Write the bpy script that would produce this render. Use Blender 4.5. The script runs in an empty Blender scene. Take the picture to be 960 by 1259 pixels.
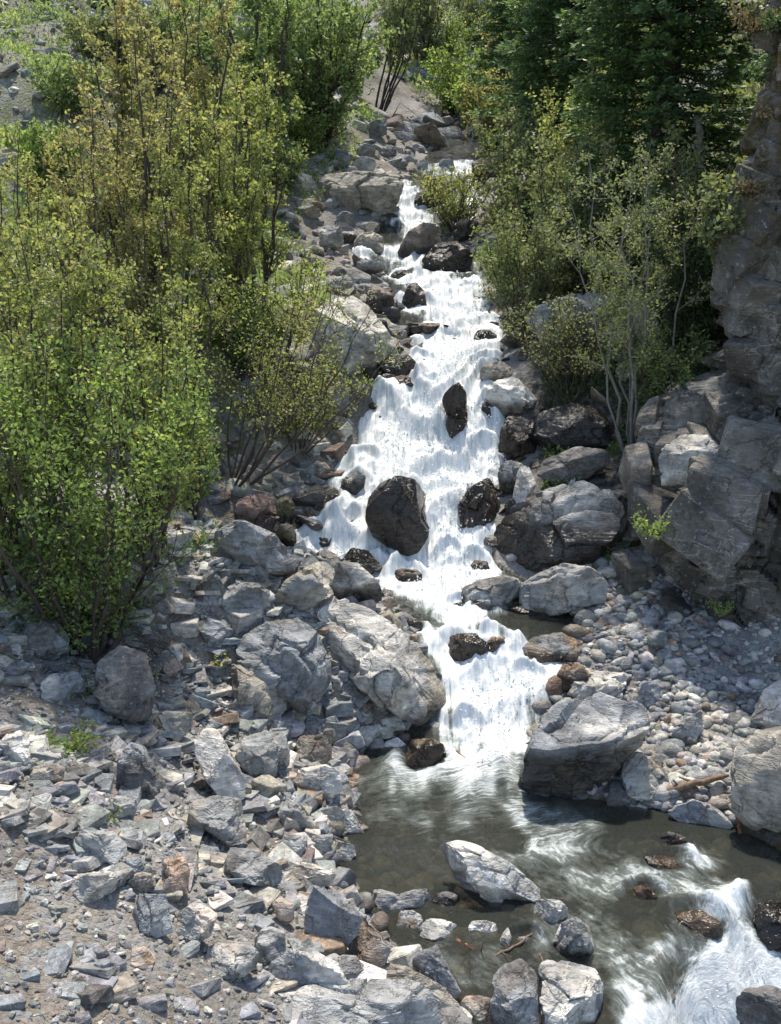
import bpy, bmesh, math, random
import numpy as np
from mathutils import Vector, kdtree
R = math.radians
# ------------------------------------------------------------ camera, sky, sun
C = bpy.context.scene.collection
scn = bpy.context.scene
PITCH = R(13); FPX = 1350.0; CAMZ = 6.0
cam = bpy.data.cameras.new('camera'); camo = bpy.data.objects.new('camera', cam); C.objects.link(camo)
camo.location = (0, 0, CAMZ); camo.rotation_euler = (R(90) - PITCH, 0, 0)
cam.sensor_fit = 'VERTICAL'; cam.sensor_height = 24; cam.lens = 24 * FPX / 1259; cam.clip_end = 600; cam.clip_start = 0.1
scn.camera = camo
SUN_AZ = 3.0; SUN_EL = 67.0       # azimuth from +Y towards +X
w = bpy.data.worlds.new('World'); scn.world = w; w.use_nodes = True
nt = w.node_tree; bg = nt.nodes['Background']; sky = nt.nodes.new('ShaderNodeTexSky')
sky.sky_type = 'NISHITA'; sky.sun_disc = False; sky.sun_elevation = R(SUN_EL); sky.sun_rotation = R(SUN_AZ)
sky.altitude = 1500; sky.air_density = 1.0; sky.dust_density = 2.5; sky.ozone_density = 1.0
nt.links.new(sky.outputs[0], bg.inputs[0]); bg.inputs[1].default_value = 0.15
sl = bpy.data.lights.new('sun', 'SUN'); sl.energy = 2.9; sl.angle = R(2.5); sl.color = (1.0, 0.965, 0.92)
so = bpy.data.objects.new('sun', sl); C.objects.link(so)
sd = Vector((math.sin(R(SUN_AZ)) * math.cos(R(SUN_EL)), math.cos(R(SUN_AZ)) * math.cos(R(SUN_EL)), math.sin(R(SUN_EL))))
so.rotation_euler = sd.to_track_quat('Z', 'Y').to_euler(); so.location = (10, 20, 40)
scn.view_settings.view_transform = 'Standard'; scn.view_settings.look = 'None'
scn.view_settings.exposure = 0.94; scn.view_settings.gamma = 1.0
scn.view_settings.use_white_balance = True; scn.view_settings.white_balance_temperature = 7300; scn.view_settings.white_balance_tint = 9
scn.render.engine = 'CYCLES'
scn.cycles.max_bounces = 4; scn.cycles.transparent_max_bounces = 8
scn.cycles.diffuse_bounces = 2; scn.cycles.glossy_bounces = 2; scn.cycles.transmission_bounces = 2
rng = np.random.default_rng(7); random.seed(7)

# ------------------------------------------------------------ numeric helpers
PERM = np.random.default_rng(11).permutation(4096).astype(np.int64)
VALS = np.random.default_rng(12).random(4096)
def _h(x, y, z): return VALS[PERM[(PERM[(PERM[x & 4095] + y) & 4095] + z) & 4095]]
def noise(p):
    p = np.asarray(p, float); i = np.floor(p).astype(np.int64); f = p - i; f = f * f * (3 - 2 * f)
    x, y, z = i[:, 0], i[:, 1], i[:, 2]; fx, fy, fz = f[:, 0], f[:, 1], f[:, 2]
    def L(a, b, t): return a + (b - a) * t
    a = L(L(_h(x, y, z), _h(x+1, y, z), fx), L(_h(x, y+1, z), _h(x+1, y+1, z), fx), fy)
    b = L(L(_h(x, y, z+1), _h(x+1, y, z+1), fx), L(_h(x, y+1, z+1), _h(x+1, y+1, z+1), fx), fy)
    return L(a, b, fz) * 2 - 1
def fbm(p, o=4, g=.5):
    s = 0; a = 1; t = 0; p = np.asarray(p, float)
    for k in range(o): s = s + a * noise(p + 17.3 * k); t += a; a *= g; p = p * 2.03
    return s / t
def n2(x, y, s, seed=0, o=3):
    x = np.asarray(x, float); y = np.asarray(y, float); sh = np.broadcast(x, y).shape
    xx = np.broadcast_to(x, sh).ravel(); yy = np.broadcast_to(y, sh).ravel()
    return fbm(np.stack([xx * s, yy * s, np.full(xx.shape, seed * 7.7 + .5)], 1), o).reshape(sh)
def sstep(a, b, x):
    t = np.clip((x - a) / (b - a), 0, 1); return t * t * (3 - 2 * t)
cp, sp = math.cos(PITCH), math.sin(PITCH)
CAM = np.array([0, 0, CAMZ]); RT = np.array([1., 0, 0]); FW = np.array([0, cp, -sp]); UP = np.array([0, sp, cp])
def raydir(u, v): return FW + (u - 480) / FPX * RT + (629.5 - v) / FPX * UP
def project(P):
    d = P - CAM; D = d @ FW; return 480 + FPX * (d @ RT) / D, 629.5 - FPX * (d @ UP) / D, D

# ------------------------------------------------------------ the lie of the land
# (image row, distance) of the stream's line, with its left and right banks
ROWS = [(1259, 7.81, 560, 1010), (1180, 8.55, 500, 1020), (1110, 9.38, 440, 1020), (1080, 9.8, 405, 1000), (1040, 10.39, 412, 950),
        (1008, 10.95, 432, 880), (985, 11.35, 430, 720), (960, 11.8, 425, 655), (930, 12.3, 440, 650), (900, 12.71, 505, 655), (850, 13.3, 545, 675),
        (800, 13.86, 520, 700), (770, 14.56, 505, 715), (740, 15.3, 470, 690), (700, 16.2, 440, 605), (680, 16.5, 350, 600), (650, 16.9, 392, 592), (620, 17.5, 402, 600),
        (600, 18.0, 415, 600), (560, 18.6, 440, 612), (520, 19.1, 456, 606), (480, 19.6, 476, 602), (455, 20.5, 508, 606),
        (430, 21.7, 520, 612), (400, 23, 498, 606), (370, 24.5, 490, 588), (340, 27, 466, 582), (318, 28.2, 440, 560), (300, 29, 448, 540), (270, 30.5, 482, 580),
        (240, 32.3, 492, 590), (205, 35.5, 520, 600), (178, 38.5, 540, 600), (140, 44, 545, 560), (100, 50, 540, 550), (50, 58, 520, 530), (0, 66, 500, 510), (-60, 76, 490, 500), (-150, 92, 480, 490)]
_v = np.array([r[0] for r in ROWS], float); _Y = np.array([r[1] for r in ROWS], float)
_k = (629.5 - _v) / FPX; _Z = CAMZ + _Y * (-sp + _k * cp) / (cp + _k * sp); _D = _Y * cp - (_Z - CAMZ) * sp
_L = (np.array([r[2] for r in ROWS]) - 480) / FPX * _D; _R = (np.array([r[3] for r in ROWS]) - 480) / FPX * _D
_Y = np.concatenate([[-8, 6.5], _Y]); _Z = np.concatenate([[-.6, -.2], _Z]); _L = np.concatenate([[1.2, .8], _L]); _R = np.concatenate([[5.5, 4.5], _R])
def zs(Y): return np.interp(Y, _Y, _Z)
def drop(x, Y):                       # lower falls at the right front
    d = ((x - 1.45) * (9.35 - 7.6) - (Y - 7.6) * (3.5 - 1.45)) / math.hypot(1.75, 2.05)
    d = d + .22 * np.sin(x * 2.7) + .1 * np.sin(x * 6.1 + Y * 2)
    return 1.15 * sstep(-.15, 1.15, d) * sstep(14, 11, Y)
def edges(Y): return np.interp(Y, _Y, _L), np.interp(Y, _Y, _R)
def H(x, Y):
    x = np.asarray(x, float); Y = np.asarray(Y, float)
    xl, xr = edges(Y); z = zs(Y)
    dl = xl - x; dr = x - xr
    inside = -np.minimum(np.maximum(-dl, 0), np.maximum(-dr, 0))       # 0 at bank, negative inside
    bed = z - .05 + np.maximum(inside * .5, -.22)
    a = np.maximum(dl, 0)
    near = sstep(17, 13.5, Y)
    left = z + .05 + near * (.50 * np.minimum(a, 4.5) + .22 * np.maximum(a - 4.5, 0)) + (1 - near) * (.30 * np.minimum(a, 6) + .36 * np.maximum(a - 6, 0))
    b = np.maximum(dr, 0)
    gr = sstep(15.6, 14.2, Y)
    right = z + .05 + gr * (.10 * b) + (1 - gr) * (.38 * np.minimum(b, 5) + .62 * np.maximum(b - 5, 0))
    h = np.where(dl > 0, left, np.where(dr > 0, right, bed))
    out = np.maximum(a, b)
    far = sstep(14, 40, Y)
    h = h + n2(x, Y, .35, 1) * sstep(.3, 3, out) * (.22 + .8 * far) + n2(x, Y, 1.6, 2) * (.05 + .05 * sstep(0, 1, out)) * (1 + far)
    h = h - drop(x, Y) * sstep(-2.5, -.5, -dl + 1.5)
    return h
def cast(us, vs, lift=0.0):
    us = np.atleast_1d(np.asarray(us, float)); vs = np.atleast_1d(np.asarray(vs, float))
    d = FW[None] + ((us - 480) / FPX)[:, None] * RT + ((629.5 - vs) / FPX)[:, None] * UP
    ts = np.concatenate([np.arange(5, 30, .04), np.arange(30, 130, .2)])
    out = np.zeros((len(us), 3))
    for s in range(0, len(us), 400):
        dd = d[s:s+400]; P = CAM + dd[:, None, :] * ts[None, :, None]
        below = P[..., 2] < H(P[..., 0], P[..., 1]) + lift
        i = np.where(below.any(1), below.argmax(1), len(ts) - 1)
        out[s:s+400] = P[np.arange(len(dd)), i]
    return out

# ------------------------------------------------------------ mesh helpers
def mesh_from(name, V, F, mat=None, smooth=True, attrs=None):
    me = bpy.data.meshes.new(name); V = np.asarray(V, np.float32)
    if isinstance(F, np.ndarray):
        k = F.shape[1]; nf = len(F)
        me.vertices.add(len(V)); me.loops.add(nf * k); me.polygons.add(nf)
        me.vertices.foreach_set('co', V.ravel()); me.loops.foreach_set('vertex_index', F.astype(np.int32).ravel())
        me.polygons.foreach_set('loop_start', np.arange(0, nf * k, k, dtype=np.int32))
        me.update(calc_edges=True)
        me.polygons.foreach_set('use_smooth', np.full(nf, smooth))
    else:
        me.from_pydata([tuple(p) for p in V], [], F); me.polygons.foreach_set('use_smooth', [smooth] * len(me.polygons))
    for an, (typ, arr) in (attrs or {}).items():
        a = me.attributes.new(an, typ, 'POINT')
        if typ == 'FLOAT_COLOR':
            c = np.ones((len(V), 4), np.float32); c[:, :3] = arr; a.data.foreach_set('color', c.ravel())
        else: a.data.foreach_set('value', np.asarray(arr, np.float32))
    if mat: me.materials.append(mat)
    me.update(); return me
def link(name, me, parent=None, loc=(0, 0, 0)):
    o = bpy.data.objects.new(name, me); C.objects.link(o); o.location = loc
    if parent: o.parent = parent
    return o
def tag(o, label, cat, group=None, kind=None):
    if label: o['label'] = label
    if cat: o['category'] = cat
    if group: o['group'] = group
    if kind: o['kind'] = kind
    return o
def empty(name, loc):
    o = bpy.data.objects.new(name, None); C.objects.link(o); o.location = loc; o.empty_display_size = .2; return o
def grid_faces(n, m):
    i = np.arange(n - 1)[:, None] * m + np.arange(m - 1)[None]; i = i.ravel()
    return np.stack([i, i + 1, i + m + 1, i + m], 1)
ICO = {}
for s in (1, 2, 3, 4, 5, 6):
    bm = bmesh.new(); bmesh.ops.create_icosphere(bm, subdivisions=s, radius=1)
    ICO[s] = (np.array([v.co[:] for v in bm.verts]), np.array([[v.index for v in f.verts] for f in bm.faces])); bm.free()

# ------------------------------------------------------------ materials
class NT:
    def __init__(s, name):
        s.m = bpy.data.materials.new(name); s.m.use_nodes = True; s.t = s.m.node_tree; s.t.nodes.clear()
        s.out = s.n('ShaderNodeOutputMaterial')
    def n(s, t, **k):
        x = s.t.nodes.new(t)
        for a, b in k.items():
            if a.startswith('i_'):
                key = a[2:].replace('_', ' '); x.inputs[int(key) if key.isdigit() else key].default_value = b
            else: setattr(x, a, b)
        return x
    def l(s, a, b): s.t.links.new(a, b)
    def noise(s, vec, scale, detail=4, rough=.55, dist=0):
        x = s.n('ShaderNodeTexNoise'); x.inputs['Scale'].default_value = scale; x.inputs['Detail'].default_value = detail
        x.inputs['Roughness'].default_value = rough; x.inputs['Distortion'].default_value = dist; s.l(vec, x.inputs['Vector']); return x.outputs['Fac']
    def ramp(s, fac, stops):
        x = s.n('ShaderNodeValToRGB'); e = x.color_ramp.elements
        while len(e) > 1: e.remove(e[0])
        for i, (p, c) in enumerate(stops):
            el = e[0] if i == 0 else e.new(p)
            el.position = p; el.color = (*c, 1) if not isinstance(c, (int, float)) else (c, c, c, 1)
        s.l(fac, x.inputs[0]); return x.outputs[0]
    def mix(s, f, a, b, mode='MIX'):
        x = s.n('ShaderNodeMix', data_type='RGBA', blend_type=mode)
        for v, i in ((f, 0), (a, 6), (b, 7)):
            if hasattr(v, 'links'): s.l(v, x.inputs[i])
            else: x.inputs[i].default_value = (v if i == 0 else ((*v, 1) if len(v) == 3 else v))
        return x.outputs[2]
    def math(s, op, a, b=0., c=0., clamp=False):
        x = s.n('ShaderNodeMath', operation=op); x.use_clamp = clamp
        for i, v in enumerate((a, b, c)):
            if hasattr(v, 'links'): s.l(v, x.inputs[i])
            else: x.inputs[i].default_value = v
        return x.outputs[0]
    def attr(s, name): x = s.n('ShaderNodeAttribute'); x.attribute_name = name; return x
    def bump(s, h, strength, dist, normal=None):
        x = s.n('ShaderNodeBump'); x.inputs['Strength'].default_value = strength; x.inputs['Distance'].default_value = dist
        s.l(h, x.inputs['Height'])
        if normal: s.l(normal, x.inputs['Normal'])
        return x.outputs[0]
def rock_material(name, fine=1.0, moss=False, strata=1.0):
    t = NT(name); tc = t.n('ShaderNodeTexCoord').outputs['Object']
    mp = t.n('ShaderNodeMapping'); mp.inputs['Rotation'].default_value = (.5, .7, .3); mp.inputs['Scale'].default_value = (1, 1, 6); t.l(tc, mp.inputs[0])
    oi = t.n('ShaderNodeObjectInfo').outputs['Random']
    off = t.n('ShaderNodeVectorMath', operation='ADD'); t.l(tc, off.inputs[0])
    ofm = t.math('MULTIPLY', oi, 37.); t.l(ofm, off.inputs[1]); v = off.outputs[0]
    tint = t.attr('tint').outputs['Color']; wet = t.attr('wet').outputs['Fac']
    big = t.noise(v, 1.8 * fine, 3, .6, .3); mid = t.noise(v, 9 * fine, 4, .68); fin = t.noise(v, 60 * fine, 1, .7)
    st = t.noise(mp.outputs[0], 3.2 * fine, 3, .65, .6)
    col = t.mix(1., tint, t.ramp(big, [(.28, .55), (.5, 1.0), (.72, 1.35)]), 'MULTIPLY')
    col = t.mix(.75 * strata, col, t.mix(1., col, t.ramp(st, [(.3, .55), (.46, .95), (.56, 1.1), (.7, 1.5)]), 'MULTIPLY'))
    col = t.mix(.7, col, t.mix(1., col, t.ramp(mid, [(.3, .6), (.5, 1.0), (.68, 1.45)]), 'MULTIPLY'))
    # tan staining, pale crust, quartz veins
    sn = t.noise(v, 2.7 * fine, 4, .7, .8)
    col = t.mix(t.ramp(sn, [(.54, 0.), (.72, .55)]), col, t.mix(1., col, (1.15, .96, .74, 1), 'MULTIPLY'))
    col = t.mix(t.ramp(t.noise(v, 14 * fine, 4, .75), [(.58, 0.), (.66, .5)]), col, (.44, .44, .42, 1))
    vor = t.n('ShaderNodeTexVoronoi', feature='DISTANCE_TO_EDGE'); vor.inputs['Scale'].default_value = 1.7 * fine
    wv = t.n('ShaderNodeVectorMath', operation='ADD'); t.l(mp.outputs[0], wv.inputs[0]); t.l(t.math('MULTIPLY', mid, .9), wv.inputs[1]); t.l(wv.outputs[0], vor.inputs['Vector'])
    vein = t.ramp(vor.outputs['Distance'], [(0, 1.), (.012, .8), (.03, 0.)])
    vmask = t.math('MULTIPLY', vein, t.ramp(big, [(.5, 0.), (.62, .5)]))
    col = t.mix(vmask, col, (.6, .6, .58, 1))
    if moss:
        mo = t.attr('moss').outputs['Fac']; mm = t.math('MULTIPLY', mo, t.ramp(t.noise(v, 5, 6, .75), [(.45, 0.), (.56, 1.)]))
        col = t.mix(mm, col, t.mix(t.noise(v, 11, 3), (.10, .045, .012, 1), (.06, .075, .015, 1)))
    wetd = t.math('MULTIPLY', wet, 1.0)
    wcol = t.mix(1., col, (.22, .20, .185, 1), 'MULTIPLY')
    col = t.mix(wetd, col, wcol)
    h1 = t.math('ADD', t.math('MULTIPLY', st, .9), t.math('MULTIPLY', mid, .7)); h1 = t.math('ADD', h1, t.math('MULTIPLY', fin, .22))
    # cracks
    vc = t.n('ShaderNodeTexVoronoi', feature='DISTANCE_TO_EDGE'); vc.inputs['Scale'].default_value = 3.2 * fine
    w2 = t.n('ShaderNodeVectorMath', operation='ADD'); t.l(v, w2.inputs[0]); t.l(t.math('MULTIPLY', mid, .5), w2.inputs[1]); t.l(w2.outputs[0], vc.inputs['Vector'])
    crk = t.ramp(vc.outputs['Distance'], [(0, 0.), (.02, .7), (.05, 1.)])
    crm = t.mix(t.ramp(sn, [(.42, 0.), (.55, 1.)]), (1, 1, 1, 1), crk)
    h1 = t.math('ADD', h1, t.math('MULTIPLY', crm, .5))
    col = t.mix(t.math('SUBTRACT', .55, t.math('MULTIPLY', crm, .55)), col, t.mix(1., col, (.35, .33, .3, 1), 'MULTIPLY'))
    b = t.n('ShaderNodeBsdfPrincipled'); t.l(col, b.inputs['Base Color'])
    t.l(t.math('SUBTRACT', .88, t.math('MULTIPLY', wetd, .66)), b.inputs['Roughness'])
    b.inputs['Specular IOR Level'].default_value = .45
    t.l(t.bump(h1, .75, .05 / fine), b.inputs['Normal']); t.l(b.outputs[0], t.out.inputs[0]); return t.m
ROCK = rock_material('rock'); CLIFF = rock_material('cliff rock', .8, True, .45); SCREE = rock_material('scree', 1.7)
def ground_material():
    t = NT('ground'); tc = t.n('ShaderNodeTexCoord').outputs['Object']
    tint = t.attr('tint').outputs['Color']; wet = t.attr('wet').outputs['Fac']
    vo = t.n('ShaderNodeTexVoronoi'); vo.inputs['Scale'].default_value = 16; vo.inputs['Randomness'].default_value = 1
    nz = t.noise(tc, 5, 5, .7); wv = t.n('ShaderNodeVectorMath', operation='ADD'); t.l(tc, wv.inputs[0]); t.l(t.math('MULTIPLY', nz, .25), wv.inputs[1]); t.l(wv.outputs[0], vo.inputs['Vector'])
    stone = t.ramp(t.noise(tc, 7, 5, .7), [(.45, 0.), (.6, .8)])
    cell = t.mix(.25, t.mix(.93, vo.outputs['Color'], (.5, .5, .5, 1)), (.5, .5, .5, 1))
    col = t.mix(1., tint, t.ramp(t.noise(tc, 22, 5, .7), [(.3, .6), (.5, 1.), (.7, 1.4)]), 'MULTIPLY')
    col = t.mix(stone, col, t.mix(1., cell, (.6, .6, .6, 1), 'MULTIPLY'))
    col = t.mix(.5, col, t.mix(1., col, t.ramp(t.noise(tc, .8, 4, .6), [(.35, .6), (.6, 1.3)]), 'MULTIPLY'))
    col = t.mix(wet, col, t.mix(1., col, (.5, .4, .28, 1), 'MULTIPLY'))
    b = t.n('ShaderNodeBsdfPrincipled'); t.l(col, b.inputs['Base Color']); b.inputs['Roughness'].default_value = .95
    h = t.math('ADD', t.math('MULTIPLY', vo.outputs['Distance'], -1.2), t.noise(tc, 40, 4, .7))
    t.l(t.bump(h, .9, .04), b.inputs['Normal']); t.l(b.outputs[0], t.out.inputs[0]); return t.m
GROUND = ground_material()
def water_material():
    t = NT('water'); tc = t.n('ShaderNodeTexCoord').outputs['Object']
    fl = t.attr('flow').outputs['Vector']
    foam = t.attr('foam').outputs['Fac']
    mp = t.n('ShaderNodeMapping'); mp.inputs['Scale'].default_value = (8, .9, 1); t.l(fl, mp.inputs[0])
    n1 = t.noise(mp.outputs[0], 1.4, 6, .7, .7); n2_ = t.noise(fl, 13, 4, .7, .4); n3 = t.noise(tc, 3.2, 6, .68, .8)
    nn = t.math('ADD', t.math('MULTIPLY', n1, .50), t.math('ADD', t.math('MULTIPLY', n2_, .10), t.math('MULTIPLY', n3, .40)))
    # foam cover: threshold on noise by foam amount
    th = t.math('SUBTRACT', t.math('ADD', nn, t.math('MULTIPLY', foam, .62)), .80)
    cov = t.math('MULTIPLY', th, 6.0, clamp=True)
    fc = t.mix(cov, (.55, .62, .65, 1), t.ramp(t.math('ADD', t.math('MULTIPLY', n1, .8), t.math('MULTIPLY', n2_, .2)), [(.34, (.36, .43, .46)), (.47, (.66, .71, .73)), (.58, (.88, .90, .91))]))
    fo = t.n('ShaderNodeBsdfPrincipled'); fo.inputs['Roughness'].default_value = .45; t.l(fc, fo.inputs['Base Color'])
    fo.inputs['Subsurface Weight'].default_value = 0.0
    h = t.math('ADD', t.math('MULTIPLY', n1, 1.3), t.math('MULTIPLY', n2_, .3))
    t.l(t.bump(h, .45, .06), fo.inputs['Normal'])
    tr = t.n('ShaderNodeBsdfTransparent'); tr.inputs[0].default_value = (.72, .69, .57, 1)
    df = t.n('ShaderNodeBsdfDiffuse'); df.inputs[0].default_value = (.12, .125, .105, 1)
    mk = t.math('MULTIPLY', t.math('SUBTRACT', t.math('ADD', nn, t.math('MULTIPLY', foam, .62)), .66), 3.2, clamp=True)
    t.l(t.mix(mk, (.13, .145, .125, 1), (.46, .53, .52, 1)), df.inputs[0])
    m1 = t.n('ShaderNodeMixShader'); t.l(t.math('ADD', .22, t.math('MULTIPLY', mk, .6)), m1.inputs[0]); t.l(tr.outputs[0], m1.inputs[1]); t.l(df.outputs[0], m1.inputs[2])
    gl = t.n('ShaderNodeBsdfGlossy'); gl.inputs['Roughness'].default_value = .12
    hb = t.math('ADD', t.math('MULTIPLY', n1, .8), t.math('ADD', t.math('MULTIPLY', n2_, .3), n3))
    nb = t.bump(hb, 1.0, .14); t.l(nb, gl.inputs['Normal'])
    fr = t.n('ShaderNodeFresnel'); fr.inputs[0].default_value = 1.33; t.l(nb, fr.inputs[1])
    m2 = t.n('ShaderNodeMixShader'); t.l(fr.outputs[0], m2.inputs[0]); t.l(m1.outputs[0], m2.inputs[1]); t.l(gl.outputs[0], m2.inputs[2])
    m3 = t.n('ShaderNodeMixShader'); t.l(cov, m3.inputs[0]); t.l(m2.outputs[0], m3.inputs[1]); t.l(fo.outputs[0], m3.inputs[2])
    t.l(m3.outputs[0], t.out.inputs[0]); return t.m
WATER = water_material()
def leaf_material(name, stops, trans=.45, rough=.5):
    t = NT(name); a = t.attr('lv').outputs['Fac']; col = t.ramp(a, stops)
    b = t.n('ShaderNodeBsdfPrincipled'); t.l(col, b.inputs['Base Color']); b.inputs['Roughness'].default_value = rough; b.inputs['Specular IOR Level'].default_value = .35
    tr = t.n('ShaderNodeBsdfTranslucent'); t.l(t.mix(1., col, (1.25, 1.32, .78, 1), 'MULTIPLY'), tr.inputs[0])
    m = t.n('ShaderNodeMixShader'); m.inputs[0].default_value = trans; t.l(b.outputs[0], m.inputs[1]); t.l(tr.outputs[0], m.inputs[2]); t.l(m.outputs[0], t.out.inputs[0]); return t.m
LEAF = {
 'green': leaf_material('leaf green', [(0, (0.103, 0.161, 0.053)), (.4, (0.215, 0.313, 0.102)), (.75, (0.374, 0.472, 0.168)), (.93, (0.563, 0.593, 0.248)), (1, (0.578, 0.449, 0.233))], .5),
 'yellow': leaf_material('leaf yellow green', [(0, (0.127, 0.166, 0.068)), (.4, (0.274, 0.324, 0.126)), (.72, (0.450, 0.450, 0.184)), (.9, (0.541, 0.433, 0.226)), (1, (0.521, 0.304, 0.187))], .5),
 'bronze': leaf_material('leaf bronze', [(0, (0.150, 0.160, 0.082)), (.35, (0.283, 0.293, 0.135)), (.65, (0.407, 0.368, 0.180)), (.85, (0.460, 0.331, 0.194)), (1, (0.373, 0.216, 0.148))], .5),
 'fresh': leaf_material('leaf fresh green', [(0, (0.131, 0.180, 0.086)), (.5, (0.273, 0.361, 0.169)), (1, (0.459, 0.549, 0.253))], .5),
 'dark': leaf_material('leaf dark green', [(0, (0.054, 0.083, 0.039)), (.5, (0.105, 0.164, 0.071)), (1, (0.201, 0.271, 0.122))], .35),
 'olive': leaf_material('leaf olive', [(0, (0.115, 0.144, 0.075)), (.5, (0.238, 0.276, 0.138)), (.85, (0.367, 0.376, 0.199)), (1, (0.424, 0.315, 0.187))], .45),
 'fir': leaf_material('fir needles', [(0, (.05, .09, .04)), (.5, (.12, .20, .085)), (.85, (.20, .31, .12)), (1, (.30, .40, .15))], .3),
 'grass': leaf_material('grass blades', [(0, (0.131, 0.191, 0.083)), (.5, (0.254, 0.324, 0.146)), (1, (0.484, 0.465, 0.267))], .4),
 'straw': leaf_material('dry brown growth', [(0, (0.079, 0.065, 0.044)), (.5, (0.181, 0.142, 0.083)), (1, (0.325, 0.256, 0.158))], .3),
}
def bark_material(name, c1, c2):
    t = NT(name); tc = t.n('ShaderNodeTexCoord').outputs['Object']
    mp = t.n('ShaderNodeMapping'); mp.inputs['Scale'].default_value = (30, 30, 6); t.l(tc, mp.inputs[0])
    n = t.noise(mp.outputs[0], 1, 5, .7); b = t.n('ShaderNodeBsdfPrincipled'); b.inputs['Roughness'].default_value = .85
    t.l(t.ramp(n, [(.3, c1), (.7, c2)]), b.inputs['Base Color']); t.l(t.bump(n, .5, .01), b.inputs['Normal']); t.l(b.outputs[0], t.out.inputs[0]); return t.m
BARK = bark_material('bark', (.035, .024, .02), (.11, .085, .075)); GREYBARK = bark_material('grey bark', (.12, .11, .10), (.34, .33, .30))
DRIFT = bark_material('driftwood', (.09, .055, .035), (.30, .21, .15)); REDWOOD = bark_material('wet red wood', (.10, .04, .02), (.33, .14, .07))

# ------------------------------------------------------------ ground
xs = np.concatenate([np.linspace(-60, -9, 60, endpoint=False), np.linspace(-9, 9, 330, endpoint=False), np.linspace(9, 60, 60)])
ys = np.concatenate([np.linspace(-8, 6, 20, endpoint=False), np.linspace(6, 22, 290, endpoint=False), np.linspace(22, 45, 200, endpoint=False), np.linspace(45, 110, 150)])
GX, GY = np.meshgrid(xs, ys); GZ = H(GX, GY)
xl, xr = edges(GY); dl = (xl - GX).ravel(); dr = (GX - xr).ravel(); gy = GY.ravel(); gx = GX.ravel()
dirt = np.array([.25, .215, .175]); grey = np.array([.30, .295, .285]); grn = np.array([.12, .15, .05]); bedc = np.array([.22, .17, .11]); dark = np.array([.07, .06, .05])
k = sstep(-.25, .35, n2(gx, gy, .9, 5))[:, None]; tint = dirt * (1 - k) + grey * k
g = (sstep(16, 22, gy) * sstep(1.2, 3.5, dl) + sstep(20, 26, gy) * sstep(1, 2.5, dr)) * sstep(-.35, .15, n2(gx, gy, .4, 8)); g = np.clip(g, 0, 1) * (1 - .75 * sstep(42, 60, gy) * sstep(3, -3, gx))
g = (g * (.35 + .65 * sstep(36, 24, gy)))[:, None]
tint = tint * (1 - g) + grn * g
ins = ((dl < 0.05) & (dr < 0.05)).astype(float)[:, None]; bd = bedc * (1 - sstep(14.5, 16, gy)[:, None] * .7); tint = tint * (1 - ins) + bd * ins
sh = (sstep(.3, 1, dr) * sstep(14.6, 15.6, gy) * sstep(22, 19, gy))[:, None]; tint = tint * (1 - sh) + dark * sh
V = np.stack([gx, gy, GZ.ravel()], 1)
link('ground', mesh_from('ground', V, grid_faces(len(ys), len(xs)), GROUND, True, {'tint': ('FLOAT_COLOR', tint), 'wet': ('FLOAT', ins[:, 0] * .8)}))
C.objects['ground']['kind'] = 'structure'

# ------------------------------------------------------------ water
FOAM = [(560, 212, 40, 12, .9), (500, 252, 20, 24, 1.2), (515, 285, 26, 16, .8), (580, 265, 26, 34, 1.1), (510, 318, 60, 14, .9), (545, 345, 60, 14, .75), (440, 305, 14, 24, 1.0), (550, 375, 65, 32, 1.1), (590, 400, 30, 30, .7), (560, 440, 50, 34, 1.1),
        (520, 520, 85, 60, 1.25), (600, 530, 22, 70, .9), (530, 590, 100, 40, 1.2), (420, 650, 50, 45, 1.0), (565, 650, 46, 75, 1.25), (390, 690, 45, 18, .9), (520, 710, 100, 28, .9), (560, 750, 45, 32, .8),
        (540, 790, 40, 22, .6), (650, 832, 40, 30, 1.1), (600, 860, 55, 50, 1.25), (600, 925, 55, 45, 1.05), (560, 965, 130, 36, .66), (600, 1010, 120, 34, .54), (680, 1045, 80, 34, .60), (745, 1090, 90, 30, .55), (650, 1060, 70, 20, .5),
        (860, 1062, 26, 18, .62), (840, 1100, 90, 26, .5), (895, 1120, 40, 34, .68), (915, 1185, 40, 50, .69), (920, 1225, 80, 45, 1.1), (850, 1262, 110, 32, 1.1), (800, 1170, 110, 60, .48), (780, 1230, 80, 60, .52), (700, 1150, 80, 50, .40), (490, 1000, 60, 24, .42), (560, 1190, 90, 50, .32)]
def foam_at(P):
    u, v, D = project(P); f = np.zeros(len(P))
    for (a, b, ra, rb, s) in FOAM:
        q = ((u - a) / ra) ** 2 + ((v - b) / rb) ** 2; f = np.maximum(f, s * np.exp(-q * .75)) if s < .7 else f + (s * np.exp(-q * .9)) * (1 - np.clip(f, 0, 1) * .6)
    return f
wy = np.concatenate([np.linspace(-6, 7, 40, endpoint=False), np.linspace(7, 16, 420, endpoint=False), np.linspace(16, 21, 260, endpoint=False), np.linspace(21, 38.8, 330)])
wt = np.linspace(0, 1, 150)
xl, xr = edges(wy); pad = .18
WX = (xl - pad)[:, None] + ((xr - xl) + 2 * pad)[:, None] * wt[None]; WYY = np.repeat(wy[:, None], len(wt), 1)
WZ = zs(WYY) - drop(WX, WYY)
P0 = np.stack([WX.ravel(), WYY.ravel(), WZ.ravel()], 1); fm = np.clip(foam_at(P0), 0, 1.5)
slope = np.abs(np.gradient(WZ, axis=0) / np.gradient(WYY, axis=0)).ravel()
P1_ = P0; wpx = fbm(np.stack([P1_[:, 0] * 1.1, P1_[:, 1] * .5, np.zeros(len(P1_))], 1), 3)
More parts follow.
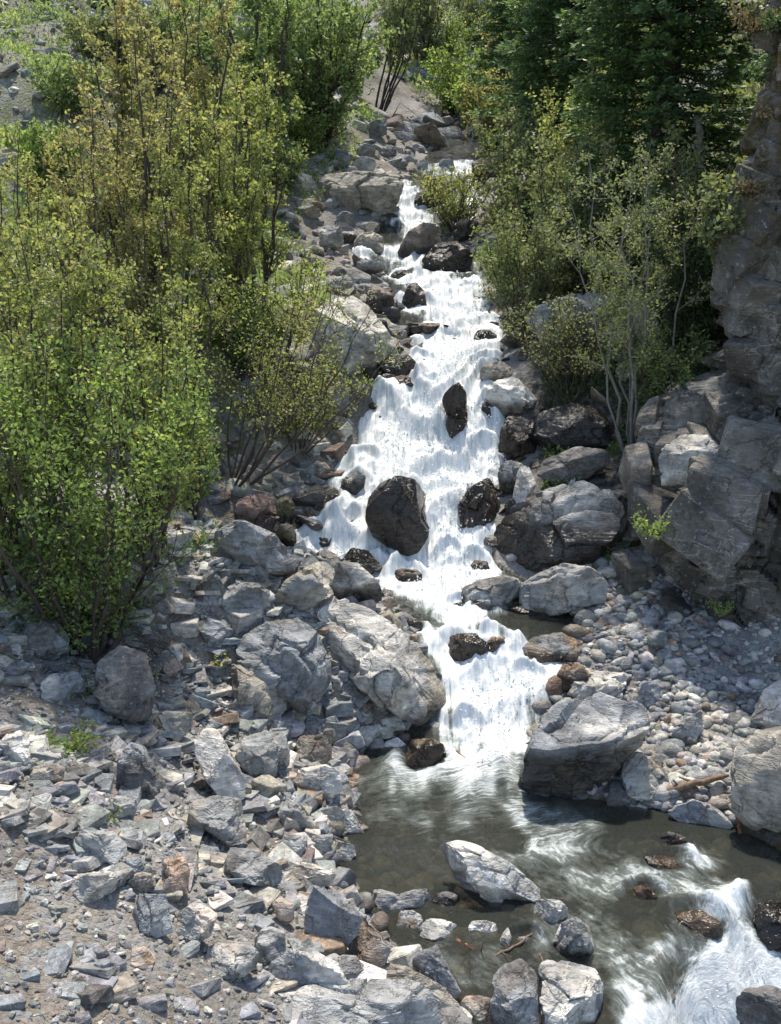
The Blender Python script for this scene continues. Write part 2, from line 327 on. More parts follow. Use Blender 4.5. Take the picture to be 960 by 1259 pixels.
lph = P1_[:, 1] * 1.15 + 1.5 * wpx + .35 * np.sin(P1_[:, 0] * 2.1); lph = lph - np.floor(lph)                # ledges under the falling water
ledge = (sstep(.0, .45, lph) - lph) * np.maximum(sstep(15.6, 17, P1_[:, 1]), .6 * sstep(12.6, 13, P1_[:, 1]) * sstep(14.4, 14, P1_[:, 1]))
fm = fm + .22 * sstep(.35, .9, slope) * sstep(12, 14, P0[:, 1])
fm = fm - np.clip(fm, 0, 1) * (.55 * sstep(.10, .50, fbm(np.stack([P0[:, 0] * 1.7 + 5, P0[:, 1] * .75, np.ones(len(P0))], 1), 3)) + .25 * sstep(.6, 1, lph) * (P0[:, 1] > 15))
fm = fm * (1 + 0) + .30 * fbm(np.stack([P0[:, 0] * 4.5, P0[:, 1] * 1.1, np.zeros(len(P0))], 1), 3) * np.clip(fm, 0, 1)
fm = fm + .16 * sstep(.25, .9, drop(P0[:, 0], P0[:, 1])) * sstep(11, 10, P0[:, 1])
wx, wyy = P0[:, 0], P0[:, 1]
e = np.minimum(wt, 1 - wt)[None].repeat(len(wy), 0).ravel()
lum = fbm(np.stack([wx * 3.2, wyy * 1.6, np.zeros(len(wx))], 1), 4) ; lum2 = np.abs(fbm(np.stack([wx * 9, wyy * 4.2, np.ones(len(wx)) * 3], 1), 3))
amp = np.clip(fm, 0, 1.2)
P0[:, 2] += lum * (.015 + .13 * amp) + lum2 * .06 * amp - .05 * sstep(.06, 0, e) + .05 * amp + .02 + .26 * ledge
kk = sstep(12.4, 10.2, wyy); fa, fb = (wx * 1.75 - wyy * 2.05) / 2.7, (wx * 2.05 + wyy * 1.75) / 2.7      # flow turns to the right below the pool
flow = np.stack([wx * (1 - kk) + fb * kk, (wyy + P0[:, 2] * .6) * (1 - kk) + (-fa * 3.2 + P0[:, 2] * .6) * kk * (1 - .55 * sstep(.1, .6, drop(wx, wyy))), np.zeros(len(wx))], 1)
wm = mesh_from('water', P0, grid_faces(len(wy), len(wt)), WATER, True, {'foam': ('FLOAT', fm)})
a = wm.attributes.new('flow', 'FLOAT_VECTOR', 'POINT'); a.data.foreach_set('vector', flow.astype(np.float32).ravel())
link('water', wm)['kind'] = 'structure'

# ------------------------------------------------------------ cliff
def catmull(P, n, ts=None):
    P = np.array(P, float); Q = np.vstack([2 * P[0] - P[1], P, 2 * P[-1] - P[-2]]); out = []
    seg = len(P) - 1
    for t in (np.linspace(0, seg - 1e-6, n) if ts is None else ts):
        i = int(t); f = t - i; a, b, c, d = Q[i:i+4]
        out.append(.5 * ((2 * b) + (-a + c) * f + (2*a - 5*b + 4*c - d) * f * f + (-a + 3*b - 3*c + d) * f ** 3))
    return np.array(out)
base = catmull([(14, 9.5), (9, 12.4), (6.3, 13.5), (4.7, 14.0), (3.75, 14.8), (3.6, 16.2), (4.7, 17.8), (5.6, 20.5), (6.8, 25), (9.5, 33), (14, 46)], 0, np.concatenate([np.linspace(0, 1.3, 50, endpoint=False), np.linspace(1.3, 7, 430, endpoint=False), np.linspace(7, 9.999, 60)]))
tan = np.gradient(base, axis=0); tan /= np.linalg.norm(tan, axis=1)[:, None]; nor = np.stack([-tan[:, 1], tan[:, 0]], 1)
if nor[200] @ np.array([-1, -1]) < 0: nor = -nor         # outward: towards stream and camera
NH = 300; hz = np.linspace(-1.0, 12.5, NH)
bx, hh = np.meshgrid(np.arange(len(base)), hz, indexing='ij')
zb = zs(base[:, 1]) ; back = sstep(19.5, 27, base[:, 1])
S = np.array([hh.ravel() * .6, bx.ravel() * .05, np.zeros(bx.size)]).T
set_ = -.03 * hh - 1.25 * sstep(2.3, 3.1, hh + .5 * np.sin(bx * .03)) - .3 * sstep(4.8, 5.4, hh) - .25 * sstep(7.2, 8.0, hh + .4 * np.sin(bx * .05))
set_ = set_ + .35 * fbm(S, 2).reshape(set_.shape)
px = base[bx, 0] + nor[bx, 0] * set_; py = base[bx, 1] + nor[bx, 1] * set_
hh = np.where(hh > 6, 6 + (hh - 6) * (1 + .3 * sstep(5.2, 7.5, base[bx, 0]) * sstep(16, 13.5, base[bx, 1]) - .75 * back[bx]), hh)  # crest shaped for the light: raised near for shade, lowered behind for sun
pz = hh + zb[bx] * .6 + back[bx] * .30 * zb[bx]
P = np.stack([px.ravel(), py.ravel(), pz.ravel()], 1)
def blocks(P, cell, seed, amp, crack, tilt=.5, A=(1, 1, 1.35)):
    r = np.random.default_rng(seed); th = .35; Q = P.copy(); Q[:, 0], Q[:, 2] = P[:, 0] * math.cos(th) - P[:, 2] * math.sin(th), P[:, 0] * math.sin(th) + P[:, 2] * math.cos(th); Q = Q / cell * np.array(A); Q = Q + .09 * np.stack([noise(Q * .9 + 3), noise(Q * .9 + 9), noise(Q * .9 + 15)], 1)
    lo = Q.min(0) - 1; hi = Q.max(0) + 1; G = np.stack(np.meshgrid(*[np.arange(a, b) for a, b in zip(lo, hi)], indexing='ij'), -1).reshape(-1, 3)
    key = set(map(tuple, np.floor(Q - lo).astype(int))); kk = set()
    for (a, b, c) in key:
        for i in (-1, 0, 1):
            for j in (-1, 0, 1):
                for l in (-1, 0, 1): kk.add((a+i, b+j, c+l))
    S = lo + np.array(sorted(kk)) + r.random((len(kk), 3)) * .95
    kd = kdtree.KDTree(len(S))
    for i, s in enumerate(S): kd.insert(s, i)
    kd.balance(); idx = np.zeros(len(Q), int); f = np.zeros(len(Q))
    for i, q in enumerate(Q):
        z = kd.find_n(q, 2); idx[i] = z[0][1]; f[i] = z[1][2] - z[0][2]
    off = r.uniform(-1, 1, len(S)); T = r.normal(0, 1, (len(S), 3))
    d = off[idx] * amp + tilt * amp * np.einsum('ij,ij->i', T[idx], Q - S[idx]) - crack * sstep(.07, 0., f)
    return d
D1 = blocks(P, 1.15, 3, .30, .16, .55) + blocks(P, .45, 4, .11, .07, .7) + .035 * fbm(P * 3.3, 4)
nx, ny = nor[bx.ravel(), 0], nor[bx.ravel(), 1]
P[:, 0] += nx * D1; P[:, 1] += ny * D1; P[:, 2] += .15 * D1
# top of the cliff runs back into the hill
P = P.reshape(len(base), NH, 3); rows = []
for q, (dd, up) in enumerate(((.8, .25), (2.5, .9), (6, 2.5), (12, 7))):
    e2 = P[:, -1, :].copy(); e2[:, 0] -= nor[:, 0] * dd; e2[:, 1] -= nor[:, 1] * dd; e2[:, 2] += up; rows.append(e2)
P = np.concatenate([P] + [r_[:, None, :] for r_ in rows], 1); M = P.shape[1]; P = P.reshape(-1, 3)
kx = sstep(-.2, .3, fbm(P * .5 + 40, 3))[:, None]
ct = np.array([.15, .142, .13]) * (1 - kx) + np.array([.27, .26, .235]) * kx
br = sstep(.05, .4, fbm(P * .35 + 70, 3))[:, None] * .6; ct = ct * .72; ct = ct * (1 - br) + np.array([.19, .155, .13]) * br
moss = sstep(5.2, 7.5, P[:, 2]) * .85 + .05
wetc = np.clip(sstep(1.6, .8, P[:, 2]) * .3, 0, 1)
gf = grid_faces(len(base), M)[:, ::-1]; gf = np.concatenate([gf[:, [0, 1, 2]], gf[:, [0, 2, 3]]])
SLABS = []
for i in range(40):                                           # jointed blocks: skewed, chipped cuboids
    r = np.random.default_rng(1500 + i); c8 = np.array([[a, b, c] for a in (-1, 1) for b in (-1, 1) for c in (-1, 1)], float); c8 = c8 * [1, r.uniform(.55, .95), r.uniform(.5, .9)] + r.uniform(-.22, .22, (8, 3)); k = r.integers(0, 8)
    c8 = np.concatenate([c8, c8[k] * [[.35, 1, 1], [1, .4, 1], [1, 1, .45]]]); c8 = np.delete(c8, k, 0); c8 /= 1.25
    bm = bmesh.new()
    for q in c8: bm.verts.new(q)
    bmesh.ops.convex_hull(bm, input=bm.verts[:]); [bm.verts.remove(v_) for v_ in [v_ for v_ in bm.verts if not v_.link_faces]]
    bmesh.ops.dissolve_limit(bm, angle_limit=.12, verts=bm.verts[:], edges=bm.edges[:]); bmesh.ops.bevel(bm, geom=bm.edges[:], offset=.045, segments=1, affect='EDGES'); bmesh.ops.triangulate(bm, faces=bm.faces[:]); bm.verts.index_update()
    SLABS.append((np.array([v_.co[:] for v_ in bm.verts]), np.array([[v_.index for v_ in f.verts] for f in bm.faces]))); bm.free()
r = np.random.default_rng(77); cu_, cv_, cd_ = project(P); ok = np.where((cd_ > 1) & (cu_ > 740) & (cu_ < 1150) & (cv_ > -150) & (cv_ < 860) & (np.arange(len(P)) % M < NH))[0]
CV, CF, CT, CM, CW = [P], [gf], [ct], [moss], [wetc]; off = len(P); th = .35; bi = np.arange(len(P)) // M
for q in r.choice(ok, 700):
    pv, pf = SLABS[r.integers(40)]; s = .12 + .52 * r.random() ** 2.4; m_ = pv * s * [1.0, .8, .9]
    rz = math.atan2(nor[bi[q], 1], nor[bi[q], 0]) + math.pi / 2 + r.normal(0, .10); a = th + r.normal(0, .09); b = r.normal(0, .08)
    x, z = m_[:, 0] * math.cos(a) + m_[:, 2] * math.sin(a), -m_[:, 0] * math.sin(a) + m_[:, 2] * math.cos(a); y = m_[:, 1]; y, z = y * math.cos(b) - z * math.sin(b), y * math.sin(b) + z * math.cos(b)
    x, y = x * math.cos(rz) - y * math.sin(rz), x * math.sin(rz) + y * math.cos(rz)
    W_ = np.stack([x, y, z], 1) + P[q] - np.array([nor[bi[q], 0], nor[bi[q], 1], 0]) * s * .25
    CV.append(W_); CF.append(pf + off); off += len(pv); CT.append(np.repeat(ct[q][None] * r.uniform(.75, 1.25), len(pv), 0)); CM.append(np.full(len(pv), moss[q])); CW.append(np.full(len(pv), wetc[q]))
link('cliff', mesh_from('cliff', np.concatenate(CV), np.concatenate(CF), CLIFF, False, {'tint': ('FLOAT_COLOR', np.concatenate(CT)), 'moss': ('FLOAT', np.concatenate(CM)), 'wet': ('FLOAT', np.concatenate(CW))}))['kind'] = 'structure'
print('cliff done')
# ------------------------------------------------------------ rocks
TINT = dict(grey=(.29, .295, .29), blue=(.23, .245, .26), tan=(.335, .31, .265), pale=(.50, .485, .45), brown=(.215, .175, .145), dark=(.15, .145, .14), red=(.22, .15, .125),
            orange=(.34, .24, .17), peach=(.52, .43, .36), white=(.62, .60, .57), moss=(.14, .13, .07), brownwet=(.30, .22, .15))
def carve(P, r, n, lo=.72, hi=.96, fixed=()):
    for i in range(n):
        d = r.normal(size=3); d /= np.linalg.norm(d); s = P @ d; m = s.max() * r.uniform(lo, hi); P = P - np.clip(s - m, 0, None)[:, None] * d * .93
    for (a, b, c, f) in fixed:
        d = np.array([a, b, c], float); d /= np.linalg.norm(d); s = P @ d; m = s.max() * f; P = P - np.clip(s - m, 0, None)[:, None] * d * .96
    return P
def rough(P, r, size, amt, frac=1.0):
    o = r.uniform(0, 50, 3); Q = P / size
    rad = P / (np.linalg.norm(P, axis=1)[:, None] + 1e-9)
    ax = r.normal(size=3); ax[2] += 1.2; ax /= np.linalg.norm(ax)
    lay = (Q @ ax) * 4.5 + 1.2 * fbm(Q * 1.6 + o + 9, 2)
    st = (lay - np.floor(lay)); st = sstep(0, .35, st) - st
    d = fbm(Q * 1.5 + o, 3) * 1.1 + (.5 - np.abs(fbm(Q * 3.3 + o, 3))) * .5 + fbm(Q * 9 + o, 3) * .22 + st * .32
    P = P + rad * (d * amt * size)[:, None]
    if len(P) > 2000:                                         # fractured faces and open joints
        for cell, a_, ck_ in ((.70, .115, .035), (.30, .04, .014)):
            S = r.uniform(-1.6, 1.6, (int(60 / cell ** 1.2), 3)); Qw = Q + .12 * np.stack([noise(Q * 2 + o), noise(Q * 2 + o + 5), noise(Q * 2 + o + 11)], 1)
            best = np.full(len(Q), 1e9); sec = best.copy(); idx = np.zeros(len(Q), int)
            for i, s in enumerate(S):
                dd = ((Qw - s) ** 2).sum(1); lt = dd < best; sec = np.where(lt, best, np.minimum(sec, dd)); best = np.where(lt, dd, best); idx[lt] = i
            off_ = r.uniform(-1, .6, len(S)); f_ = np.sqrt(sec) - np.sqrt(best)
            P = P + rad * ((off_[idx] * a_ - ck_ * sstep(.07, 0., f_)) * size * frac)[:, None]
    return P
def outline_rock(poly, seed, box=4.0, n=9, amt=.045, fixed=(), depth=.85, sub=5):
    """poly: (a, c) outline points in metres about the centre; returns points (a, b, c), silhouette kept"""
    r = np.random.default_rng(seed); poly = np.array(poly, float)
    th = np.linspace(-math.pi, math.pi, 145)
    rad = np.zeros(len(th)); A = poly; B = np.roll(poly, -1, 0)
    for i, t in enumerate(th):
        d = np.array([math.cos(t), math.sin(t)]); best = 0
        E = B - A; den = d[0] * E[:, 1] - d[1] * E[:, 0]; den = np.where(abs(den) < 1e-9, 1e-9, den)
        tt = (A[:, 0] * E[:, 1] - A[:, 1] * E[:, 0]) / den; ss = (A[:, 0] * d[1] - A[:, 1] * d[0]) / den
        ok = (ss >= -1e-6) & (ss <= 1 + 1e-6) & (tt > 0)
        rad[i] = tt[ok].max() if ok.any() else .1
    S, F = ICO[sub]; rho = np.sqrt(S[:, 0] ** 2 + S[:, 2] ** 2); t = np.arctan2(S[:, 2], S[:, 0])
    mean = rad.mean(); Dp = depth * min(mean, 1.25 * rad.min() + .15 * mean)
    q = (np.abs(rho) ** box + np.abs(S[:, 1]) ** box) ** (-1 / box)          # superellipse: blocky profile
    q = 1 + (q - 1) * .8
    rr = np.interp(t, th, rad)
    P = np.stack([S[:, 0] * rr * q, S[:, 1] * Dp * q, S[:, 2] * rr * q], 1)
    P = carve(P, r, n + 5, .48, .86, fixed); P = rough(P, r, mean, amt * .5, .35 if amt < .035 else 1.0)
    tt = np.arctan2(P[:, 2], P[:, 0]); pr = np.sqrt(P[:, 0] ** 2 + P[:, 2] ** 2)
    nb = 72; bi = ((tt + math.pi) / (2 * math.pi) * nb).astype(int) % nb
    mx = np.zeros(nb); np.maximum.at(mx, bi, pr); mx[mx == 0] = mean
    tc_ = -math.pi + (np.arange(nb) + .5) * 2 * math.pi / nb
    ratio = np.clip(np.interp(tc_, th, rad) / mx, .6, 1.7)
    k = np.array([.15, .7, .15]); ratio = np.convolve(np.concatenate([ratio[-1:], ratio, ratio[:1]]), k, 'valid')
    sc = np.interp(tt, np.concatenate([[tc_[0] - 2*math.pi/nb], tc_, [tc_[-1] + 2*math.pi/nb]]), np.concatenate([ratio[-1:], ratio, ratio[:1]]))
    P[:, 0] *= sc; P[:, 2] *= sc
    return P, F, Dp
def cast_w(u, v):                       # first of ground and water surface
    d = raydir(u, v); ts = np.arange(5, 60, .03); P = CAM + d * ts[:, None]; a, b = edges(P[:, 1]); h = H(P[:, 0], P[:, 1])
    wl = np.where((P[:, 0] > a) & (P[:, 0] < b), zs(P[:, 1]) - drop(P[:, 0], P[:, 1]) - .05, -99); i = np.where(P[:, 2] < np.maximum(h, wl))[0]
    return P[i[0]] if len(i) else P[-1]
AWASH = []; LAND = []                     # placed boulders, for telling small ones apart
GROUPB = 'boulders in and beside the stream'
def boulder(label, out, tint='grey', wet=0., seed=None, kind='boulder', short=None, n=9, amt=.045, fixed=(), depth=.85, box=4.0, lift=0., sub=5, group=GROUPB, jag=.10, tint2=None, base=None):
    seed = seed if seed is not None else int(abs(out[0] if not isinstance(out[0], tuple) else out[0][0] * 3 + out[0][1]) * 7 + (out[1] if not isinstance(out[1], tuple) else out[1][1]) * 13) % 99991
    r = np.random.default_rng(seed)
    if not isinstance(out[0], tuple):                       # a plain box: a chipped oval fills it
        u0, v0, u1, v1 = out; cu, cv = (u0 + u1) / 2, (v0 + v1) / 2; m = 9; ph = r.uniform(0, 6.28)
        out = []
        for i in range(m):
            a = ph + (i + r.uniform(-.25, .25)) * 2 * math.pi / m; ca, sa = math.cos(a), math.sin(a); p = 3.2
            q = (abs(ca) ** p + abs(sa) ** p) ** (-1 / p) * r.uniform(1 - jag, 1.03)
            out.append((cu + ca * q * (u1 - u0) / 2, cv + sa * q * (v1 - v0) / 2))
    o = np.array(out, float); cu = (o[:, 0].min() + o[:, 0].max()) / 2; cv = (o[:, 1].min() + o[:, 1].max()) / 2
    vb = o[:, 1].max(); foot = base if base is not None else cast_w(cu, vb)
    D = (foot - CAM) @ FW
    d = raydir(cu, cv); d = d / np.linalg.norm(d)
    right = np.cross(d, [0, 0, 1.]); right /= np.linalg.norm(right); up = np.cross(right, d)
    for it in range(2):
        half = math.hypot(*(np.ptp(o, axis=0))) / 2 / FPX * D
        poly = np.stack([(o[:, 0] - cu) / FPX * D, -(o[:, 1] - cv) / FPX * D], 1)
        mean = np.mean(np.hypot(poly[:, 0], poly[:, 1]))
        Dn = (foot - CAM) @ FW + .45 * depth * mean; D = Dn
    loc = CAM + raydir(cu, cv) * D; loc[2] += lift
    fx = [(np.array(f[:3]) @ right, np.array(f[:3]) @ d, np.array(f[:3]) @ up, f[3]) for f in fixed]
    L, F, Dp = outline_rock(poly, seed, box, n, amt, fx, depth, sub)
    W = L[:, 0:1] * right + L[:, 1:2] * d + L[:, 2:3] * up
    zz = W[:, 2]; fz = foot[2] - loc[2]; hgt = (zz - fz) / (zz.max() - fz + 1e-6)
    nzv = fbm(W / mean * 1.7 + seed % 50, 3)
    wv = np.clip(sstep(wet + .12, wet - .08, hgt + .16 * nzv), 0, 1) if wet > 0 else np.zeros(len(W))  # waterline wetness; on some right-hand boulders it also paints the shaded front
    if wet >= 1: wv = np.full(len(W), 1.)
    tb = np.array(TINT[tint]) * r.uniform(.92, 1.08); tc_ = np.repeat(tb[None], len(W), 0)
    if tint2: k = sstep(-.05, .18, fbm(W / mean * .9 + 31 + seed % 13, 3))[:, None]; tc_ = tc_ * (1 - k) + np.array(TINT[tint2]) * k
    me = mesh_from(kind, W, F[:, ::1], ROCK, True, {'tint': ('FLOAT_COLOR', tc_), 'wet': ('FLOAT', wv)})
    try: me.set_sharp_from_angle(angle=R(27))
    except Exception: pass
    ob = link(kind, me, None, tuple(loc)); tag(ob, label, kind, group)
    if short: LAND.append((cu, cv, short))
    ea, eb = edges(loc[1])
    if wet >= .6 and ea - .2 < loc[0] < eb + .2: AWASH.append((loc[0], loc[1], np.abs(W[:, 0]).max(), np.abs(W[:, 1]).max()))
    return ob, loc, mean
B = boulder
TOP = (0, -.15, 1)
# --- upper course
B('wide flat-topped grey boulder with an overhanging underside near the head of the stream', [(384,240),(390,222),(405,213),(440,211),(487,213),(497,226),(490,248),(476,268),(445,262),(400,256)], 'tan', 0, fixed=[(.1,-.1,1,.62),(-.1,-1,-.35,.72)], short='wide flat-topped boulder', n=6, sub=6)
B('small rounded blue-grey boulder standing out above the top of the cascade', (452,147,476,168), 'blue', short='round blue-grey boulder', jag=.03)
B('pale brown upright block in the stream under the flat-topped boulder', [(437,318),(434,300),(440,287),(458,285),(472,292),(473,310),(466,320)], 'tan', .15, short='pale upright block')
B('brown boulder leaning over the stream beside the pale upright block', [(484,305),(500,285),(520,274),(540,277),(556,290),(550,303),(520,312),(495,325),(483,322)], 'brown', .45, tint2='tan', short='leaning brown boulder')
B('large black wet boulder at the right edge of the upper cascade', [(518,318),(535,300),(562,296),(580,312),(582,325),(565,338),(540,342),(522,336)], 'dark', 1, short='black wet upper boulder')
B('small black pointed rock splitting the white water of the upper cascade', [(492,372),(500,353),(510,346),(522,358),(525,375),(515,387),(500,388)], 'dark', 1, short='black pointed midstream rock')
B('long pale flat slab lying left of the upper stream', [(386,352),(400,343),(425,338),(440,344),(432,354),(408,362),(390,361)], 'pale', 0, short='long pale slab')
B('huge pale cream boulder beside the upper cascade, partly behind branches', [(380,402),(386,382),(408,368),(434,362),(452,374),(472,398),(490,428),(486,455),(460,468),(425,465),(395,450)], 'pale', .08, tint2='white', n=7, short='huge pale boulder', sub=6)
B('dark brown wet rock just above the huge pale boulder', (448,354,486,393), 'brown', .7)
B('low brown wet rock lying across the stream between two cascades', (476,396,562,426), 'brown', .9, short='low brown midstream rock')
B('flat grey rock in the water below the pale upright block', (430,319,474,343), 'grey', .5)
B('dark rock behind the overhanging leaves at the right of the first fall', (508,232,545,262), 'dark', .8)
B('pale rock left of the wide flat-topped boulder', (356,213,392,242), 'pale', 0)
B('small grey slab below the left end of the flat-topped boulder', (360,252,396,270), 'tan', 0)
B('small grey boulder in shade under the flat-topped boulder', (413,259,436,286), 'grey', .2)
B('pale cracked boulder on the left bank below the flat-topped boulder', (386,276,424,310), 'pale', 0, tint2='grey')
B('rounded pale boulder resting on top of the flat-topped boulder', (428,192,464,215), 'pale', 0)
B('grey block behind the left end of the flat-topped boulder', (407,184,432,208), 'blue', 0)
B('grey rock between the round blue-grey boulder and the rounded pale one', (437,176,462,198), 'grey', 0)
B('little pale rock above the flat-topped boulder, right of centre', (468,178,488,196), 'grey', 0)
B('small blue-grey rock standing in the highest visible water', (538,195,560,217), 'blue', .3)
B('dark brown rock right of the highest visible water', (578,194,622,228), 'brown', .5)
B('dark grey wet rock at the left edge of the upper cascade', (412,284,444,302), 'grey', .8)
B('brown wedge rock between the right channel and the leafy willow branches', (556,268,590,300), 'brown', .8)
B('flat dark wet rock in the middle of the upper rapids', (450,392,478,412), 'dark', 1)
B('dark wet rock in the right half of the upper rapids', (575,405,612,432), 'dark', .9)
B('wet grey rock low at the left of the upper rapids', (478,332,512,352), 'grey', .9)
# --- the main falls
B('tall narrow black boulder upright in the middle of the main waterfall', [(542,492),(550,474),(564,469),(573,482),(575,510),(572,540),(571,556),(562,564),(550,556),(546,532),(549,512)], 'brown', 1, tint2='dark', short='tall narrow waterfall boulder', n=5, sub=6)
B('big round black boulder in the middle of the stream at the foot of the waterfall', [(449,640),(453,612),(466,594),(490,585),(510,590),(525,608),(530,635),(526,660),(514,679),(500,684),(478,674),(458,660)], 'dark', 1, tint2='brown', short='big round black boulder', n=6, sub=6, depth=1.0, amt=.03)
B('rounded brown boulder at the right lip of the main waterfall', (589,444,630,474), 'tan', .25, jag=.05, short='rounded brown lip boulder')
B('white-topped dark block right of the waterfall lip', [(596,486),(608,468),(640,461),(662,466),(667,482),(658,500),(630,512),(612,528),(601,526)], 'white', .52, fixed=[(-.1,-.2,1,.6)], short='white-topped block', n=5)  # front shade below the bright top painted through the wet value
B('glistening dark boulder right of the waterfall, below the white-topped block', (612,510,662,572), 'dark', 1, tint2='brown')
B('broad shiny wet slab of bedrock below the willow roots', [(652,540),(662,508),(700,495),(735,500),(752,520),(752,548),(710,556),(680,560)], 'blue', 1, short='broad shiny wet slab', n=6)
B('purple-brown wet rock at the left lip of the main waterfall', (466,460,510,494), 'red', .9, tint2='dark', short='purple-brown lip rock')
B('black wet block wedged under the huge pale boulder', (455,432,512,470), 'dark', .9)
B('dark grey boulder left of the waterfall with branches hanging over it', [(398,510),(402,480),(418,468),(430,480),(428,505),(424,522),(408,524)], 'grey', .3)
B('dark grey wet boulder left of the lower waterfall beside a thin side trickle', [(416,612),(420,590),(438,577),(450,585),(447,602),(432,620)], 'grey', .7)
B('brown wet slab left of the side trickle', (377,596,421,634), 'brown', .8)
B('black pointed rock left of the side trickle with dark hollow beside it', [(354,655),(366,630),(380,622),(396,645),(398,658),(380,663),(360,662)], 'dark', .9, short='black pointed rock')
B('reddish brown wet boulder at the left edge of the shaded hollow', (286,606,342,662), 'red', .6, tint2='brown', short='reddish boulder')
B('mossy dark boulder in the shaded hollow left of the falls', (331,611,364,648), 'moss', .4)
B('small yellow-brown stone at the bottom of the shaded hollow', (339,643,365,678), 'brown', .4, tint2='moss')
B('small wet rock in the white water left of the big round black boulder', (383,659,421,681), 'dark', 1)
B('long rusty slab of wet rock left of the waterfall foot', [(375,590),(395,578),(425,578),(420,586),(395,594)], 'red', .5)
B('black wet rock at the lower left edge of the falls', [(418,690),(432,673),(452,676),(464,690),(480,702),(470,712),(440,706),(425,702)], 'dark', 1)
B('flat-topped rock with a sheet of water running over it', [(405,712),(415,690),(440,692),(465,715),(472,735),(455,748),(415,744)], 'grey', .45, tint2='pale')
B('tan-grey slab resting against the left bank above the ribbed boulder', [(333,738),(352,712),(390,690),(408,690),(412,712),(400,735),(375,760),(345,752)], 'tan', .1, tint2='grey', short='tan-grey slab', n=6)
B('dark blue-grey ledge boulder sloping down to the falls from the left bank', [(262,642),(300,638),(335,655),(366,690),(368,706),(335,714),(295,702),(268,678)], 'blue', .1, short='sloping dark ledge boulder', n=6)
B('small brown rock standing in the stream below the falls', (482,697,520,724), 'brown', .8)
B('big pale ribbed boulder lying diagonally against the lower cascade', [(382,768),(395,745),(425,737),(455,748),(492,772),(530,812),(552,848),(565,880),(556,894),(520,897),(485,886),(440,852),(405,818),(386,792)], 'pale', .16, tint2='tan', seed=77, n=4, amt=.06, fixed=[(.8,-.3,.6,.66),(-.35,-.45,.85,.52)], short='ribbed diagonal boulder', sub=6, depth=.9)
B('big cracked blue-grey boulder left of the ribbed diagonal one', [(288,800),(300,778),(330,763),(368,759),(392,778),(408,812),(407,840),(390,868),(362,888),(335,870),(300,840)], 'blue', 0, tint2='dark', short='big cracked grey boulder', n=8, sub=6, fixed=[(.1,-.2,1,.7)])
B('tan angular boulder leaning on the lower left of the cracked grey one', [(272,850),(286,818),(312,812),(345,818),(357,845),(350,880),(312,884),(286,872)], 'tan', 0, tint2='grey', short='tan angular boulder')
B('dark wet boulder between the round black one and the right bank', [(562,622),(575,600),(600,585),(616,592),(615,640),(600,668),(578,670),(566,650)], 'dark', 1, tint2='brown', short='dark right-hand falls boulder', sub=6)
B('small brown rock peeping from the foam at the right edge of the falls', (574,688,602,712), 'brown', .9)
# --- right bank cluster
B('largest mottled boulder of the right bank, rounded and dark with pale patches', [(598,690),(606,655),(630,622),(665,603),(710,588),(745,600),(769,628),(764,662),(738,690),(700,703),(650,707),(615,706)], 'grey', .55, tint2='dark', seed=15, n=7, amt=.06, short='largest mottled boulder', sub=6, depth=.8, fixed=[(-.3,-.4,1,.75)])  # wet band here stands in for the boulder's shaded lower front
B('long slab leaning on top of the largest mottled boulder', [(655,592),(668,566),(708,548),(744,552),(750,568),(725,588),(690,600),(668,608)], 'dark', 0, short='leaning long slab')
B('pale sunlit wedge left of the leaning long slab', [(630,612),(636,578),(650,563),(664,572),(660,595),(645,625),(632,640)], 'white', 0, short='pale sunlit wedge')
B('grey rock squeezed between the pale sunlit wedge and the falls', (610,566,652,608), 'grey', .5)
B('dark jagged rock at the water under the largest mottled boulder, left of the pair', [(560,728),(588,713),(620,706),(642,712),(648,735),(630,752),(592,754),(566,748)], 'grey', .35, tint2='dark', short='dark jagged rock')
B('pale fluted rock between the largest mottled boulder and the gravel bar', [(636,722),(660,706),(690,692),(725,695),(745,712),(745,740),(712,746),(690,758),(665,765),(640,752)], 'pale', .1, tint2='grey', amt=.08, short='pale fluted rock')
B('square-cut pale block perched on a ledge of the cliff', [(810,565),(818,548),(836,534),(865,532),(890,536),(893,575),(886,598),(850,598),(816,600)], 'pale', 0, tint2='grey', n=4, fixed=[(0,-.2,1,.7),(-.2,-1,.1,.7)], short='square-cut cliff block', base=np.array([4.05, 14.6, 3.0]), box=6)
B('dark rock tucked below and left of the square-cut cliff block', (770,580,817,642), 'dark', 0, tint2='grey')
B('flat shaded rock at the mouth of the dark hollow in the right bank', (746,672,808,713), 'brown', 0, tint2='grey', short='flat shaded hollow rock')
B('dark rock filling the gap above the shaded hollow', (735,600,780,655), 'dark', 0)
B('large pale blue boulder half hidden behind the willow branches', [(638,402),(655,378),(700,362),(745,360),(792,374),(815,402),(806,430),(745,448),(682,438)], 'blue', 0, tint2='pale', short='pale boulder behind willow')
